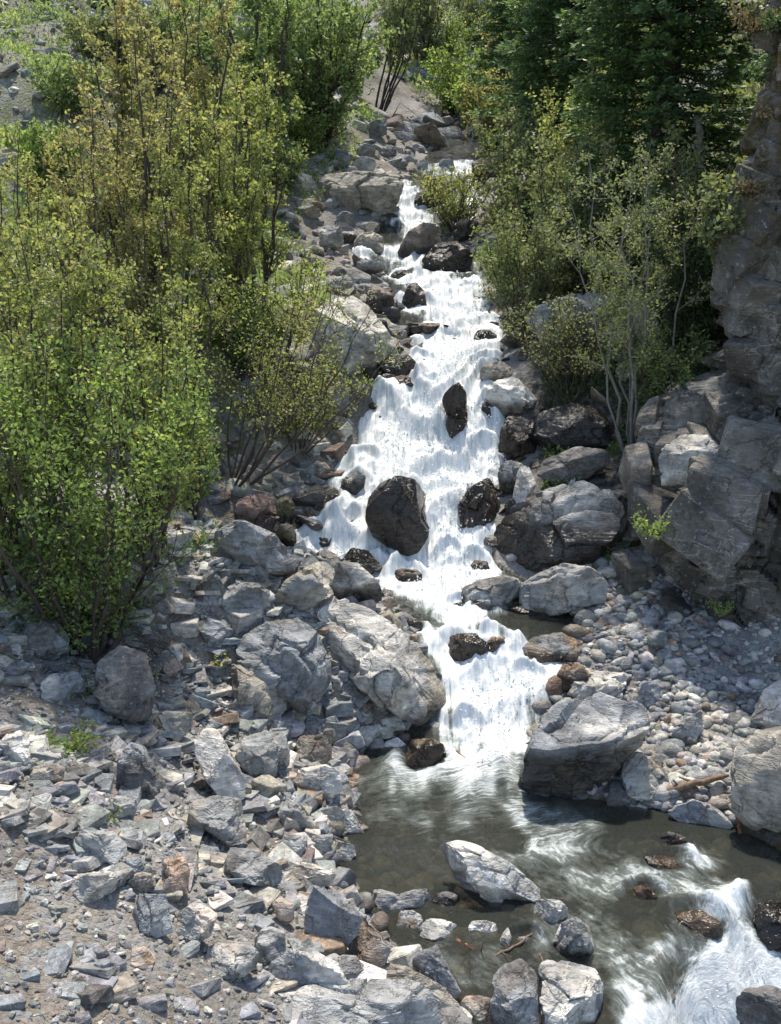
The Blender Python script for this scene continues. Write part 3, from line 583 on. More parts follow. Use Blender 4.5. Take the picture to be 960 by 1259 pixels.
# --- middle reach
B('dark brown wet rock with water sliding over it in midstream', (539,777,602,820), 'brown', 1, tint2='dark', short='dark midstream rock')
B('orange-brown wet rock touching the dark midstream one', (592,781,629,822), 'brownwet', .9)
B('brown wet rock with a pale right side at the gravel bar edge', [(640,800),(655,784),(690,776),(716,785),(714,802),(690,815),(655,820)], 'brownwet', .5, tint2='grey', short='pale-sided wet rock')
B('rusty orange rock under the flat triangular slab', (684,814,726,854), 'orange', .6, tint2='brown')
B('flat pale triangular slab on top of the big angular boulder', [(695,858),(705,838),(725,825),(768,824),(772,840),(750,858),(722,866)], 'pale', 0, n=3, depth=1.2, fixed=[(0,0,1,.5)], short='flat triangular slab')
B('big angular boulder with a pale flat top and dark front below the lower cascade', [(619,970),(636,922),(662,885),(690,860),(730,850),(770,845),(790,862),(796,888),(785,912),(760,942),(728,975),(706,1004),(672,1004),(640,990)], 'blue', .66, tint2='pale', seed=31, n=6, fixed=[(-.1,-.25,1,.50),(.15,-1,-.25,.66)], short='big flat-topped angular boulder', sub=6, depth=.9)  # shade of the front face is painted in by the wet darkening
B('upright tan-grey boulder right of the big flat-topped angular one', [(762,955),(768,930),(782,924),(800,932),(822,955),(820,978),(800,990),(775,985)], 'tan', .15, tint2='grey', short='upright tan boulder')
B('peaked grey rock with a brown underside on the gravel bar', [(820,905),(838,885),(860,870),(864,895),(858,914),(830,918)], 'grey', .25, short='peaked gravel-bar rock')
B('massive dark boulder at the right edge of the photo above the pool', [(890,965),(900,928),(925,903),(965,888),(1010,892),(1030,960),(1010,1030),(975,1050),(935,1036),(902,1008)], 'tan', .1, tint2='dark', seed=5, short='massive right-edge boulder', sub=6)
B('blue-grey wet-edged boulder at the pool below the driftwood log', [(820,1008),(828,992),(850,984),(880,988),(901,1010),(892,1022),(850,1024),(825,1018)], 'blue', .2, tint2='grey', short='blue-grey poolside boulder')
B('small reddish rock in the rapids below the blue-grey poolside boulder', (812,1023,844,1049), 'red', .9, tint2='blue')
B('brown water-washed rock in the middle of the rapids', (786,1052,848,1080), 'brownwet', 1, tint2='dark', short='brown rapids rock')
B('ochre half-drowned rock left of and below the brown rapids rock', (774,1089,808,1117), 'orange', 1, tint2='brownwet')
B('broad brown boulder under the water at the lip of the lower fall', [(815,1145),(830,1125),(858,1118),(886,1130),(890,1150),(884,1168),(850,1162)], 'brownwet', 1, short='drowned lip boulder', amt=.03)
B('black wet boulder right of the lower fall at the edge of the photo', (918,1103,985,1172), 'dark', 1, short='black lower-fall boulder')
B('dark squared rock in the bottom right corner of the photo', [(904,1240),(915,1224),(945,1214),(985,1222),(990,1290),(930,1290),(908,1262)], 'dark', .6, base=np.array([2.9, 7.35, -1.1]), short='corner rock')
B('tan and grey slab on the pool edge, seen through shallow water beside the ribbed boulder', (492,908,552,956), 'brownwet', .9, short='brown shallow-water rock')
# --- lower left cluster in the shallow pool
B('long pale weathered boulder lying across the bottom pool', [(537,1045),(555,1034),(580,1038),(630,1062),(665,1088),(670,1106),(640,1114),(605,1119),(578,1104),(556,1080),(545,1062)], 'pale', .1, tint2='grey', seed=9, n=6, amt=.07, short='long pale pool boulder', sub=6)
B('layered dark grey rock left of the long pale pool boulder', [(445,1108),(462,1092),(490,1100),(515,1092),(530,1096),(531,1120),(500,1128),(460,1128)], 'grey', .3, amt=.08, short='layered pool rock')
B('rounded rock under the layered one in the bottom pool', (482,1120,521,1150), 'grey', .45, tint2='brown')
B('small pale-topped rock right of and below the layered pool rock', (514,1129,564,1162), 'grey', .4, tint2='pale')
B('smooth light blue stone in the middle of the bottom pool', (574,1132,613,1158), 'pale', .25, jag=.04, short='smooth light blue stone')
B('thin pale upright stone right of the smooth light blue stone', [(611,1170),(616,1150),(624,1140),(629,1152),(626,1174),(616,1177)], 'pale', .2)
B('blue-grey triangular slab sticking up from the bottom pool', [(502,1180),(520,1170),(537,1163),(552,1190),(568,1218),(556,1231),(535,1214)], 'blue', .15, n=3, fixed=[(-.3,-1,.5,.5)], short='triangular pool slab')
B('big dark blue wedge standing on the left bank of the bottom pool', [(372,1140),(378,1105),(386,1089),(420,1100),(446,1128),(438,1150),(412,1174),(388,1166)], 'blue', 0, n=3, fixed=[(-.45,-1,.25,.5),(.3,.1,1,.75)], short='big blue wedge')
B('brown angular block attached to the right of the big blue wedge', [(424,1158),(432,1138),(447,1129),(468,1148),(481,1166),(472,1190),(455,1197),(436,1180)], 'brown', .25, tint2='grey', n=4, short='brown block beside wedge')
B('domed pale blue boulder at the bottom edge left of the wedge', [(322,1210),(330,1182),(355,1170),(390,1172),(418,1188),(428,1212),(400,1228),(350,1228)], 'blue', 0, tint2='pale', jag=.03, short='domed pale blue boulder')
B('brownish square block below the big blue wedge', (402,1174,454,1212), 'grey', 0, tint2='brown')
B('large white-veined ledge along the bottom edge of the photo', [(340,1228),(380,1210),(440,1206),(510,1208),(535,1225),(545,1262),(500,1290),(360,1290)], 'grey', 0, tint2='pale', n=5, fixed=[(0,-.1,1,.7)], short='white-veined bottom ledge', sub=6)
B('flat tan slab sloping into the pool right of the brown block', [(455,1205),(470,1185),(500,1190),(545,1212),(568,1236),(550,1248),(500,1240)], 'tan', 0, n=3, short='flat tan bottom slab')
B('reddish rounded rock at the bottom edge beside the tan slab', (562,1225,612,1268), 'red', .15, tint2='tan', jag=.04)
B('dark upright slab at the bottom edge right of the reddish rock', [(598,1210),(612,1192),(640,1180),(658,1195),(664,1262),(640,1285),(605,1260)], 'dark', .3, tint2='blue', short='dark upright bottom slab')
B('square light grey block with a cracked top at the bottom of the pool', [(658,1200),(664,1187),(695,1184),(732,1189),(742,1210),(741,1240),(730,1262),(690,1276),(668,1262)], 'pale', .2, tint2='blue', n=4, box=6, fixed=[(0,-.15,1,.75)], short='square bottom block', sub=6)
B('mottled black and white rock above the square bottom block', [(680,1160),(688,1138),(706,1128),(724,1138),(731,1165),(722,1182),(696,1186)], 'grey', .35, tint2='white', short='mottled pool rock')
B('rounded grey rock between the mottled pool rock and the long pale boulder', (655,1105,699,1146), 'grey', .25, tint2='pale', jag=.05)
B('small dark rock right behind the smooth light blue stone', (632,1152,660,1172), 'dark', .6)
B('flat pale stone at the end of the long pale pool boulder', (612,1112,640,1124), 'white', .2)
B('dark half-sunk rock behind the layered pool rock', (530,1096,566,1122), 'dark', .8)
# --- left bank scree
B('pale flat slab at the pool edge below the tan angular boulder', [(358,962),(370,944),(400,940),(418,950),(421,972),(405,985),(378,976)], 'pale', 0, n=4, short='pale pool-edge slab')
B('brown-grey rounded stone above the pale pool-edge slab', (360,902,410,942), 'tan', 0, tint2='brown')
B('pale kite-shaped slab under the ribbed diagonal boulder', [(428,905),(445,893),(468,890),(470,900),(452,918),(436,914)], 'pale', 0, n=3)
B('white stone with a dark foot at the edge of the shallow pool', [(466,925),(474,912),(488,906),(500,916),(495,932),(474,935)], 'white', .25)
B('long white-blue slab lying down the left scree', [(238,915),(252,893),(268,895),(284,925),(302,962),(298,985),(268,984),(250,955)], 'pale', 0, tint2='white', seed=4, n=4, amt=.03, short='long white-blue slab')
B('grey slab leaning right of the long white-blue slab', [(288,930),(300,905),(330,898),(345,925),(340,955),(312,962)], 'grey', 0, short='leaning scree slab')
B('dark blue boulder with a smooth face in the middle of the left scree', [(140,978),(146,930),(162,911),(180,918),(190,945),(203,965),(188,983),(162,988)], 'dark', 0, tint2='blue', seed=3, n=4, short='dark blue scree boulder')
B('tan five-sided slab above and right of the dark blue scree boulder', [(193,880),(205,873),(238,878),(236,895),(215,918),(202,900)], 'tan', 0, n=3, short='tan five-sided slab')
B('largest flat purple-grey slab of the left scree', [(228,1012),(235,985),(265,978),(298,985),(303,1038),(280,1040),(250,1018)], 'grey', 0, tint2='tan', n=4, fixed=[(.1,-.5,1,.55)], short='largest purple-grey slab')
B('dark flat rectangular slab between the purple-grey slab and the blue wedge', [(274,1070),(283,1040),(312,1045),(346,1066),(347,1085),(336,1094),(300,1084)], 'dark', 0, tint2='grey', n=3, fixed=[(.1,-.4,1,.5)], short='dark rectangular slab')
B('peach-coloured brick-shaped rock on the left scree', [(60,965),(75,960),(96,966),(97,978),(80,978),(62,973)], 'peach', 0, n=3, short='peach brick-shaped rock', sub=4)
B('brown rock behind the peach-coloured brick-shaped one', (36,938,80,968), 'tan', 0, tint2='brown')
B('broad grey slab right of centre in the left scree, below the dark blue boulder', [(92,1030),(102,1018),(140,1024),(158,1045),(140,1066),(112,1058)], 'grey', 0, n=4, short='broad grey scree slab')
B('dark bluish stone touching the lower right of the broad grey scree slab', (146,1055,178,1081), 'blue', 0, n=5)
B('pale angular stone below the broad grey scree slab', [(88,1095),(98,1072),(130,1070),(150,1082),(140,1098),(105,1112)], 'pale', 0, n=5, short='pale angular scree stone')
B('brown stone below the dark bluish one on the left scree', (156,1073,191,1099), 'tan', 0, tint2='brown')
B('bluish five-sided stone low on the left scree', [(112,1200),(116,1184),(132,1180),(147,1190),(145,1204),(130,1208)], 'blue', 0, tint2='pale', n=4, short='bluish five-sided stone', sub=4)
B('white and orange stone low on the left scree', [(157,1190),(163,1165),(178,1164),(191,1178),(186,1192)], 'peach', 0, tint2='orange', n=4, short='white and orange stone', sub=4)
B('tall flat blue-grey slab set in the lower scree', [(163,1120),(172,1098),(205,1102),(212,1148),(185,1155),(168,1140)], 'blue', 0, tint2='grey', n=4, fixed=[(.1,-.5,1,.5)], short='tall lower scree slab')
B('wide pinkish grey slab right of the tall lower scree slab', [(212,1150),(220,1120),(245,1107),(268,1128),(258,1152),(235,1162)], 'grey', 0, tint2='peach', n=4, short='wide pinkish slab')
B('blue slab with an orange stain in the lower scree', [(197,1095),(200,1055),(222,1048),(234,1070),(230,1098),(212,1104)], 'blue', 0, tint2='orange', n=4, short='orange-stained slab')
B('upper of the two dark blue rocks beside the sloping ledge boulder', [(226,742),(236,712),(262,700),(276,722),(272,748),(245,756)], 'blue', 0, tint2='dark', short='upper dark blue rock')
B('lower of the two dark blue rocks beside the sloping ledge boulder', [(240,768),(254,750),(278,754),(288,780),(280,802),(256,794)], 'blue', 0, tint2='dark', short='lower dark blue rock')
B('grey rock right of the two dark blue rocks above the cracked boulder', (272,714,335,764), 'blue', 0, tint2='grey')
B('flat pale rock lying on the dirt right of the big green bush', [(196,812),(206,795),(225,790),(243,806),(236,822),(212,826)], 'grey', 0, tint2='pale', short='flat pale rock by bush')
B('dark rock at the left of the big green bush roots', (28,762,86,812), 'dark', 0, tint2='blue', short='dark rock left of roots')
B('big dark blue boulder under the roots of the green bush', [(115,850),(122,812),(150,792),(182,806),(190,850),(182,888),(158,892),(130,876)], 'dark', 0, tint2='blue', short='dark boulder under roots')
B('white-streaked rock on the left scree below the bush', (48,825,110,868), 'pale', 0, tint2='blue', short='white-streaked scree rock')
B('grey pointed slab at the far left edge below the bush', (0,895,38,945), 'pale', 0, tint2='grey')
B('long grey rock right of the peach-coloured brick-shaped rock', (126,978,170,1012), 'grey', 0, n=5)
B('pale slab in the left foreground half buried in the dirt', (250,1158,318,1204), 'grey', 0, tint2='pale', short='half-buried foreground slab')
B('dark squared block at the right end of the half-buried foreground slab', (312,1140,352,1186), 'grey', 0, tint2='dark')
B('pale yellow chip wedged beside the big blue wedge', [(335,1110),(345,1102),(360,1112),(362,1130),(350,1138),(340,1128)], 'peach', 0, n=4, short='pale yellow chip', sub=4)
B('small grey knob above the pale yellow chip', (326,1088,352,1108), 'grey', 0, sub=4)
B('grey stone stack top left of the pool, under the pale pool-edge slab', [(340,1000),(352,985),(372,990),(385,1010),(400,1022),(385,1030),(360,1018)], 'grey', 0, tint2='tan')
B('pale pentagon slab below the pool-edge slab', [(402,1012),(412,995),(432,996),(440,1008),(425,1022),(408,1026)], 'pale', 0, n=4)
B('grey-brown wedge pointing into the pool from the left bank', [(414,1030),(425,1005),(440,1008),(457,1020),(452,1030),(430,1034)], 'grey', .1, tint2='brown', n=4)
B('orange-edged block at the waterline of the left bank', [(402,1048),(412,1032),(436,1040),(438,1052),(424,1066),(408,1060)], 'tan', .15, tint2='grey', n=4)
B('stone block left of the orange-edged one at the waterline', [(375,1048),(384,1028),(410,1026),(408,1040),(398,1054),(384,1056)], 'grey', 0, n=4)
B('grey angled block above the dark rectangular slab', [(343,1045),(352,1026),(378,1028),(378,1046),(366,1056),(350,1054)], 'grey', 0, n=4)
B('long grey slab sloping to the pool above the blue wedge', [(345,1078),(352,1058),(385,1062),(414,1076),(408,1090),(380,1094),(358,1092)], 'grey', 0, tint2='pale', n=4)
B('tall light grey boulder between the white-blue slab and the brown-grey stone', (316,900,358,955), 'grey', 0, tint2='pale')
B('dark rock in the shadow of the ribbed diagonal boulder', (428,868,460,894), 'grey', 0)
B('upright blade of grey rock under the cracked grey boulder', [(395,905),(400,884),(412,878),(422,900),(420,915),(404,914)], 'grey', 0, n=4)
B('grey-blue rock left of the upright blade', (372,880,400,912), 'blue', 0)
B('dark rock against the foot of the big flat-topped angular boulder', (745,968,775,1004), 'dark', .4)
B('two-toned stone below the upright tan boulder', (768,980,800,1002), 'grey', .4, tint2='pale')
B('large smooth grey slab behind the peaked rock on the gravel bar', (782,836,815,872), 'blue', 0, tint2='grey')
B('pale tilted slab at the right edge of the gravel bar', [(925,890),(938,850),(962,830),(985,850),(980,892),(950,900)], 'pale', 0, tint2='tan', n=4)
# dark wet rocks breaking the falls
for i, (a, b, c, d, lab) in enumerate([(452,492,474,512,'dark wet rock breaking the left part of the main waterfall near its lip'), (516,470,536,484,'low black rock awash at the middle of the waterfall lip'), (586,556,606,574,'dark wet rock in the white water below the right chute'),
        (438,566,456,590,'black rock splitting the water above the left side of the big round one'), (540,690,560,702,'tiny dark rock awash in the foam below the big round boulder'), (556,740,576,752,'small brown rock awash above the lower cascade'),
        (505,440,528,454,'dark flat rock awash in the rapids above the waterfall'), (590,492,604,540,'narrow dark rock along the right edge of the waterfall'), (470,430,500,446,'dark brown rock at the left side of the rapids above the waterfall'),
        (545,415,566,428,'small black rock awash in the upper rapids'), (566,352,584,364,'dark rock awash right of the black pointed midstream rock'), (640,838,660,852,'dark rock awash in the right half of the lower cascade'), (566,892,584,906,'small dark rock awash at the foot of the lower cascade'),
        (600,790,640,806,'flat brown rock at the lip of the lower cascade'), (495,760,520,775,'low dark rock at the left side of the stream above the ribbed boulder'), (420,640,440,658,'dark rock awash in the left arm beside the big round boulder'),
        (620,746,668,762,'dark flat rock in the clear side pool at the right'), (524,238,548,262,'dark rock between the two uppermost chutes'), (470,262,490,280,'dark wet rock at the foot of the first thin chute'), (600,300,622,326,'dark wet rock at the right edge of the upper cascade behind leaves')]):
    B(lab, (a, b, c, d), 'dark' if i % 3 else 'brown', 1, kind='wet_rock', sub=4, seed=4000 + i, group='dark rocks awash in the falls')
print('boulders', len(LAND))

# the water heaps up and whitens round every rock that stands in it
ux, uy = P0[:, 0].copy(), P0[:, 1].copy(); foam2 = fm.copy()
for (ax_, ay_, sx, sy) in AWASH:
    dd = np.hypot((ux - ax_) / (sx + .05), (uy - ay_) / (sy + .05)); ring = np.exp(-((dd - 1.05) / .34) ** 2); upst = sstep(-.6, .6, (uy - ay_) / sy)
    k = np.clip(fm * 1.6, .0, 1); P0[:, 2] += ring * (.03 + .11 * upst) * (.35 + .65 * k) * (1 + .5 * lum) ; foam2 += (1 - .75 * sstep(13, 11.5, uy)) * ring * .38 * np.clip(fm * 2.2, .12, 1) + (1 - .9 * sstep(13, 11.5, uy)) * .2 * np.exp(-(((ux - ax_) / sx) ** 2 + ((uy - ay_ + 1.6 * sy) / (1.2 * sy)) ** 2)) * k
wm.vertices.foreach_set('co', P0.astype(np.float32).ravel()); wm.attributes['foam'].data.foreach_set('value', foam2.astype(np.float32)); wm.update()

# --- smaller stones one can still tell apart
def near_label(u, v, sizew, col, shape):
    c = sorted(LAND, key=lambda q: (q[0] - u) ** 2 + (q[1] - v) ** 2)
    for q in c[:6]:
        dx, dy = u - q[0], v - q[1]
        h = 'right of' if dx > 0 else 'left of'; vv = 'below' if dy > 0 else 'above'
        rel = h if abs(dx) > 2.2 * abs(dy) else vv if abs(dy) > 2.2 * abs(dx) else vv + ' and ' + h
        far = 'close ' if math.hypot(dx, dy) < 45 else 'a little ' if math.hypot(dx, dy) < 85 else 'well '
        s_ = f'{sizew} {col} {shape} {far}{rel} the {q[2]}'
        if len(s_.split()) <= 16: yield s_
USED = set()
HULLS = []
for i in range(48):
    r = np.random.default_rng(500 + i); P = r.normal(size=(14 + i % 9, 3)); P /= np.linalg.norm(P, axis=1)[:, None]; P *= r.uniform(.75, 1.05, (len(P), 1)); P *= [1, r.uniform(.6, .95), r.uniform(.35, .75)]
    bm = bmesh.new()
    for p in P: bm.verts.new(p)
    g = bmesh.ops.convex_hull(bm, input=bm.verts[:]); 
    for v_ in [v_ for v_ in bm.verts if not v_.link_faces]: bm.verts.remove(v_)
    bmesh.ops.triangulate(bm, faces=bm.faces[:]); bm.verts.index_update()
    if i < 48: bmesh.ops.bevel(bm, geom=bm.edges[:], offset=.05, segments=1, affect='EDGES'); bmesh.ops.triangulate(bm, faces=bm.faces[:]); bm.verts.index_update()
    HULLS.append((np.array([v_.co[:] for v_ in bm.verts]), np.array([[v_.index for v_ in f.verts] for f in bm.faces]))); bm.free()
COBB = []
for i in range(24):
    r = np.random.default_rng(900 + i); S, F = ICO[2]; P = S * [1, r.uniform(.65, .95), r.uniform(.4, .75)]; P = carve(P, r, 4, .75, .95); COBB.append((P, F))
def rotz(r, tilt=.35):
    a = r.uniform(0, 2 * math.pi); tx, ty = r.normal(0, tilt, 2); ca, sa = math.cos(a), math.sin(a)
    Z = np.array([[ca, -sa, 0], [sa, ca, 0], [0, 0, 1]]); X = np.array([[1, 0, 0], [0, math.cos(tx), -math.sin(tx)], [0, math.sin(tx), math.cos(tx)]]); Y = np.array([[math.cos(ty), 0, math.sin(ty)], [0, 1, 0], [-math.sin(ty), 0, math.cos(ty)]])
    return X @ Y @ Z
COLW = [('grey', 'grey'), ('grey', 'light grey'), ('blue', 'bluish'), ('blue', 'blue-grey'), ('tan', 'tan'), ('pale', 'pale'), ('brown', 'brown'), ('dark', 'dark'), ('peach', 'peach'), ('orange', 'rusty')]
# region polygons (bounding boxes in the photo), number, radius in pixels, round?, kind, colours weights, wet
REG = [((0, 850, 330, 1255), 62, (9, 24), False, 'scree_stone', (5, 6, 4, 5, 1.2, 2.5, .6, 1, .2, .1), 0, 'angular stones on the left scree'),
       ((330, 890, 460, 1110), 30, (9, 18), False, 'bank_stone', (4, 4, 2, 3, 2, 3, 1, .5, .15, .25), 0, 'angular stones stacked on the left bank of the pool'),
       ((690, 770, 960, 985), 52, (7, 15), True, 'cobble', (3, 5, 3, 3, 1, 5, .6, .3, .3, .25), 0, 'cobbles on the gravel bar'),
       ((340, 150, 620, 300), 32, (8, 16), False, 'upper_stone', (4, 3, 2, 1, 3, 2, 1, 1, 0, 0), 0, 'stones beside the upper cascade'),
       ((300, 290, 480, 620), 34, (10, 20), False, 'upper_stone', (4, 3, 1, 1, 3, 3, 1, 1, 0, 0), 0, 'stones beside the upper cascade'),
       ((440, 1085, 740, 1255), 26, (6, 14), True, 'pool_stone', (4, 3, 1, 1, 1, 1, 2, 1, 0, .5), .5, 'stones in the bottom pool'),
       ((585, 430, 760, 600), 8, (9, 16), False, 'wet_stone', (2, 0, 1, 0, 1, 0, 2, 3, 0, 0), .8, 'wet stones on the right bank'),
       ((480, 200, 600, 345), 12, (7, 12), False, 'wet_stone', (2, 0, 1, 0, 1, 0, 3, 3, 0, 0), .7, 'wet stones in the uppermost rapids'),
       ((400, 300, 610, 450), 12, (7, 13), False, 'wet_stone', (2, 0, 1, 0, 1, 0, 3, 3, 0, 0), .8, 'wet stones in the upper rapids')]
rs = np.random.default_rng(99)
def hull_tint(r, key): return np.clip(np.array(TINT[key]) * r.uniform(.8, 1.2) * (1 + r.normal(0, .03, 3)), .02, .75)
for (u0, v0, u1, v1), cnt, (ra, rb), rnd, kind, wts, wet, grp in REG:
    wts = np.array(wts, float) / sum(wts); placed = []; tries = 0
    while len(placed) < cnt and tries < cnt * 30:
        tries += 1; u, v = rs.uniform(u0, u1), rs.uniform(v0, v1)
        if grp.startswith('cobbles') and v < 740 + (u - 690) * .25: continue
        rp = rs.uniform(ra, rb) * (.6 + .4 * rs.random())
        if any((u - a) ** 2 + (v - b) ** 2 < (rp + c) ** 2 * .8 for a, b, c in placed): continue
        if any((u - q[0]) ** 2 + (v - q[1]) ** 2 < (rp + 16) ** 2 for q in LAND): continue
        p = cast([u], [v])[0]; a_, b_ = edges(p[1])
        if kind not in ('wet_stone', 'pool_stone') and a_ + .1 < p[0] < b_ - .1: continue
        placed.append((u, v, rp)); rad = rp / FPX * ((p - CAM) @ FW) * 1.15
        ci = rs.choice(10, p=wts); hv, hf = (COBB if rnd else HULLS)[rs.integers(24)]
        S, F = ICO[3]; q = S * [1, rs.uniform(.6, .95), rs.uniform(.42, .7)]; q = carve(q, rs, 4 if rnd else 15, .62 if rnd else .42, .92 if rnd else .8); q = rough(q, rs, 1, .03 if rnd else .02)
        q = (q * rad) @ rotz(rs, .3).T
        if not rnd and kind != 'wet_stone':
            q0, F = SLABS[rs.integers(40)]; q = (q0 * [1.15, .95, .6] * rad) @ rotz(rs, .25).T
        sizew = 'small' if rp < ra + (rb - ra) * .35 else 'fair-sized' if rp < ra + (rb - ra) * .6 else 'larger'
        flat = np.ptp(q[:, 2]) < 1.05 * rad
        shape = ('flat ' if flat else '') + ('rounded cobble' if rnd else 'angular stone')
        lab = next((l for l in near_label(u, v, sizew, COLW[ci][1], shape) if l not in USED), None)
        if lab is None: placed.pop(); continue
        USED.add(lab)
        wv = np.clip(sstep(wet + .1, wet - .1, (q[:, 2] - q[:, 2].min()) / np.ptp(q[:, 2])), 0, 1) if wet else np.zeros(len(q))
        me = mesh_from(kind, q, F, SCREE, rnd, {'tint': ('FLOAT_COLOR', np.repeat(hull_tint(rs, COLW[ci][0])[None], len(q), 0)), 'wet': ('FLOAT', wv)})
        if rnd is False: me.polygons.foreach_set('use_smooth', [len(F) > 300] * len(me.polygons)); me.set_sharp_from_angle(angle=R(30))
        o = link(kind, me, None, (p[0], p[1], p[2] + rad * .05)); tag(o, lab, 'stone', grp)

# --- loose rock nobody could count
def scatter_mesh(name, XY, rad, protos, keys, wts, mat, seed, label=None, sink=.05, wetf=None, tilt=.35, flat=1.0, kind='stuff', cat='gravel'):
    r = np.random.default_rng(seed); n = len(XY); Z = H(XY[:, 0], XY[:, 1]); which = r.integers(0, len(protos), n)
    Vs, Fs, Ts, Ws = [], [], [], []; off = 0
    wts = np.array(wts, float) / sum(wts); ck = r.choice(len(keys), n, p=wts)
    tints = np.array([TINT[k] for k in keys])[ck] * r.uniform(.78, 1.18, (n, 1)) * (1 + r.normal(0, .03, (n, 3)))
    aa = r.uniform(0, 2 * math.pi, n); tx = r.normal(0, tilt, n); ty = r.normal(0, tilt, n)
    for k, (pv, pf) in enumerate(protos):
        m = np.where(which == k)[0]
        if not len(m): continue
        q = pv[None] * rad[m, None, None] * np.array([1, 1, flat]) * r.uniform(.75, 1.3, (len(m), 1, 3))
        ca, sa = np.cos(aa[m])[:, None], np.sin(aa[m])[:, None]; x, y, z = q[..., 0] * ca - q[..., 1] * sa, q[..., 0] * sa + q[..., 1] * ca, q[..., 2]
        c, s = np.cos(tx[m])[:, None], np.sin(tx[m])[:, None]; y, z = y * c - z * s, y * s + z * c
        c, s = np.cos(ty[m])[:, None], np.sin(ty[m])[:, None]; x, z = x * c + z * s, -x * s + z * c
        q = np.stack([x + XY[m, 0, None], y + XY[m, 1, None], z + (Z[m] + rad[m] * sink)[:, None]], -1)
        nv = len(pv); Vs.append(q.reshape(-1, 3)); Fs.append((pf[None] + (np.arange(len(m)) * nv)[:, None, None] + off).reshape(-1, 3)); off += nv * len(m)
        Ts.append(np.repeat(tints[m], nv, 0)); w_ = wetf(XY[m]) if wetf else np.zeros(len(m)); Ws.append(np.repeat(w_, nv))
    me = mesh_from(name, np.concatenate(Vs), np.concatenate(Fs), mat, protos is COBB, {'tint': ('FLOAT_COLOR', np.clip(np.concatenate(Ts), .02, .75)), 'wet': ('FLOAT', np.concatenate(Ws))})
    o = link(name, me); tag(o, label, cat, None, kind); return o
KEYS = ['grey', 'blue', 'tan', 'pale', 'brown', 'dark', 'peach', 'orange']
def pick(n, box, test, seed, rmin, rmax, pw):
    r = np.random.default_rng(seed); X = r.uniform(box[0], box[1], n); Y = r.uniform(box[2], box[3], n); ok = test(X, Y)
    # keep what the view can reach
    P = np.stack([X, Y, H(X, Y)], 1); u, v, D = project(P); ok &= (u > -120) & (u < 1080) & (v > -150) & (v < 1400)
    X, Y = X[ok], Y[ok]; rad = rmin * (rmax / rmin) ** (r.random(len(X)) ** pw); return np.stack([X, Y], 1), rad
def onleft(m, M=99): return lambda X, Y: ((edges(Y)[0] - X) > m) & ((edges(Y)[0] - X) < M)
def onright(m, M=99): return lambda X, Y: ((X - edges(Y)[1]) > m) & ((X - edges(Y)[1]) < M)
XY, rd = pick(26000, (-8, 2, 6, 16), onleft(.0), 1, .012, .055, 1.0); scatter_mesh('gravel', XY, rd, HULLS, KEYS, (6, 6, 1.5, 3, .6, .8, .1, .05), SCREE, 1, 'fine grey and tan gravel covering the dirt of the left slope')
XY, rd = pick(9500, (-8, 2, 6, 16), lambda X, Y: onleft(.0)(X, Y) & (n2(X, Y, .8, 31) > -.12 - .3 * sstep(9, 12, Y)), 2, .035, .19, 1.7); scatter_mesh('scree', XY, rd, SLABS, KEYS, (7, 6, 1.5, 3.5, .5, 1, .05, .04), SCREE, 2, 'loose angular slate rubble spread over the left slope', flat=.36, tilt=.24)
XY, rd = pick(900, (-3, 1.2, 7, 16), onleft(-.12, 1.2), 3, .06, .20, 1.4); scatter_mesh('shore_rubble', XY, rd, SLABS, KEYS, (4, 3, 3, 3, 1, .8, .2, .5), SCREE, 3, 'broken rock piled along the left edge of the pool', wetf=lambda q: sstep(.12, -.1, edges(q[:, 1])[0] - q[:, 0]) * .8)
XY, rd = pick(9000, (-.5, 8, 10.8, 15.6), onright(-.1, 5), 4, .022, .08, 1.2); rd = rd * (.75 + .7 * sstep(-.3, .35, n2(XY[:, 0], XY[:, 1], .8, 66))); scatter_mesh('river_pebbles', XY, rd, COBB, KEYS, (4, 4, 1.5, 5, .5, .3, .4, .4), SCREE, 4, 'rounded pale pebbles heaped on the gravel bar below the cliff', wetf=lambda q: sstep(.15, -.1, q[:, 0] - edges(q[:, 1])[1]) * .8)
XY, rd = pick(900, (-.5, 8, 10.8, 16.2), onright(.0, 5), 5, .08, .19, 1.9); scatter_mesh('river_cobbles', XY, rd, COBB, KEYS, (4, 4, 1, 5, .5, .3, .3, .4), SCREE, 5, 'heaped rounded cobbles between the larger stones of the gravel bar')
XY, rd = pick(2600, (-12, 3, 15, 42), lambda X, Y: onleft(-.1, 5.5)(X, Y), 6, .10, .42, 1.6); scatter_mesh('bank_rubble', XY, rd, HULLS, KEYS, (5, 3, 3, 3, 1, 1, 0, .1), ROCK, 6, 'jumbled grey rocks of the left bank beside the cascades', flat=.9, cat='rubble', wetf=lambda q: .9 * sstep(1.3, .2, edges(q[:, 1])[0] - q[:, 0]) * sstep(26, 23, q[:, 1]))
XY, rd = pick(1500, (-2, 10, 15, 42), lambda X, Y: onright(-.1, 3.5)(X, Y), 7, .10, .38, 1.6); scatter_mesh('bank_rubble', XY, rd, HULLS, KEYS, (4, 2, 2, 1, 2, 3, 0, .1), ROCK, 7, 'dark jumbled rocks of the right bank beside the cascades', wetf=lambda q: np.clip(.35 * sstep(22, 18, q[:, 1]) + .9 * sstep(1.6, .3, q[:, 0] - edges(q[:, 1])[1]) * sstep(26, 23, q[:, 1]), 0, 1), cat='rubble')
XY, rd = pick(5200, (-34, 6, 38, 82), lambda X, Y: n2(X, Y, .16, 33) > -.15, 8, .15, 1.0, 1.6); scatter_mesh('talus', XY, rd, HULLS, KEYS, (5, 4, 2, 3, .6, 1, 0, .1), ROCK, 8, 'grey talus blocks on the far hillside above the trees', flat=.8, cat='rubble')
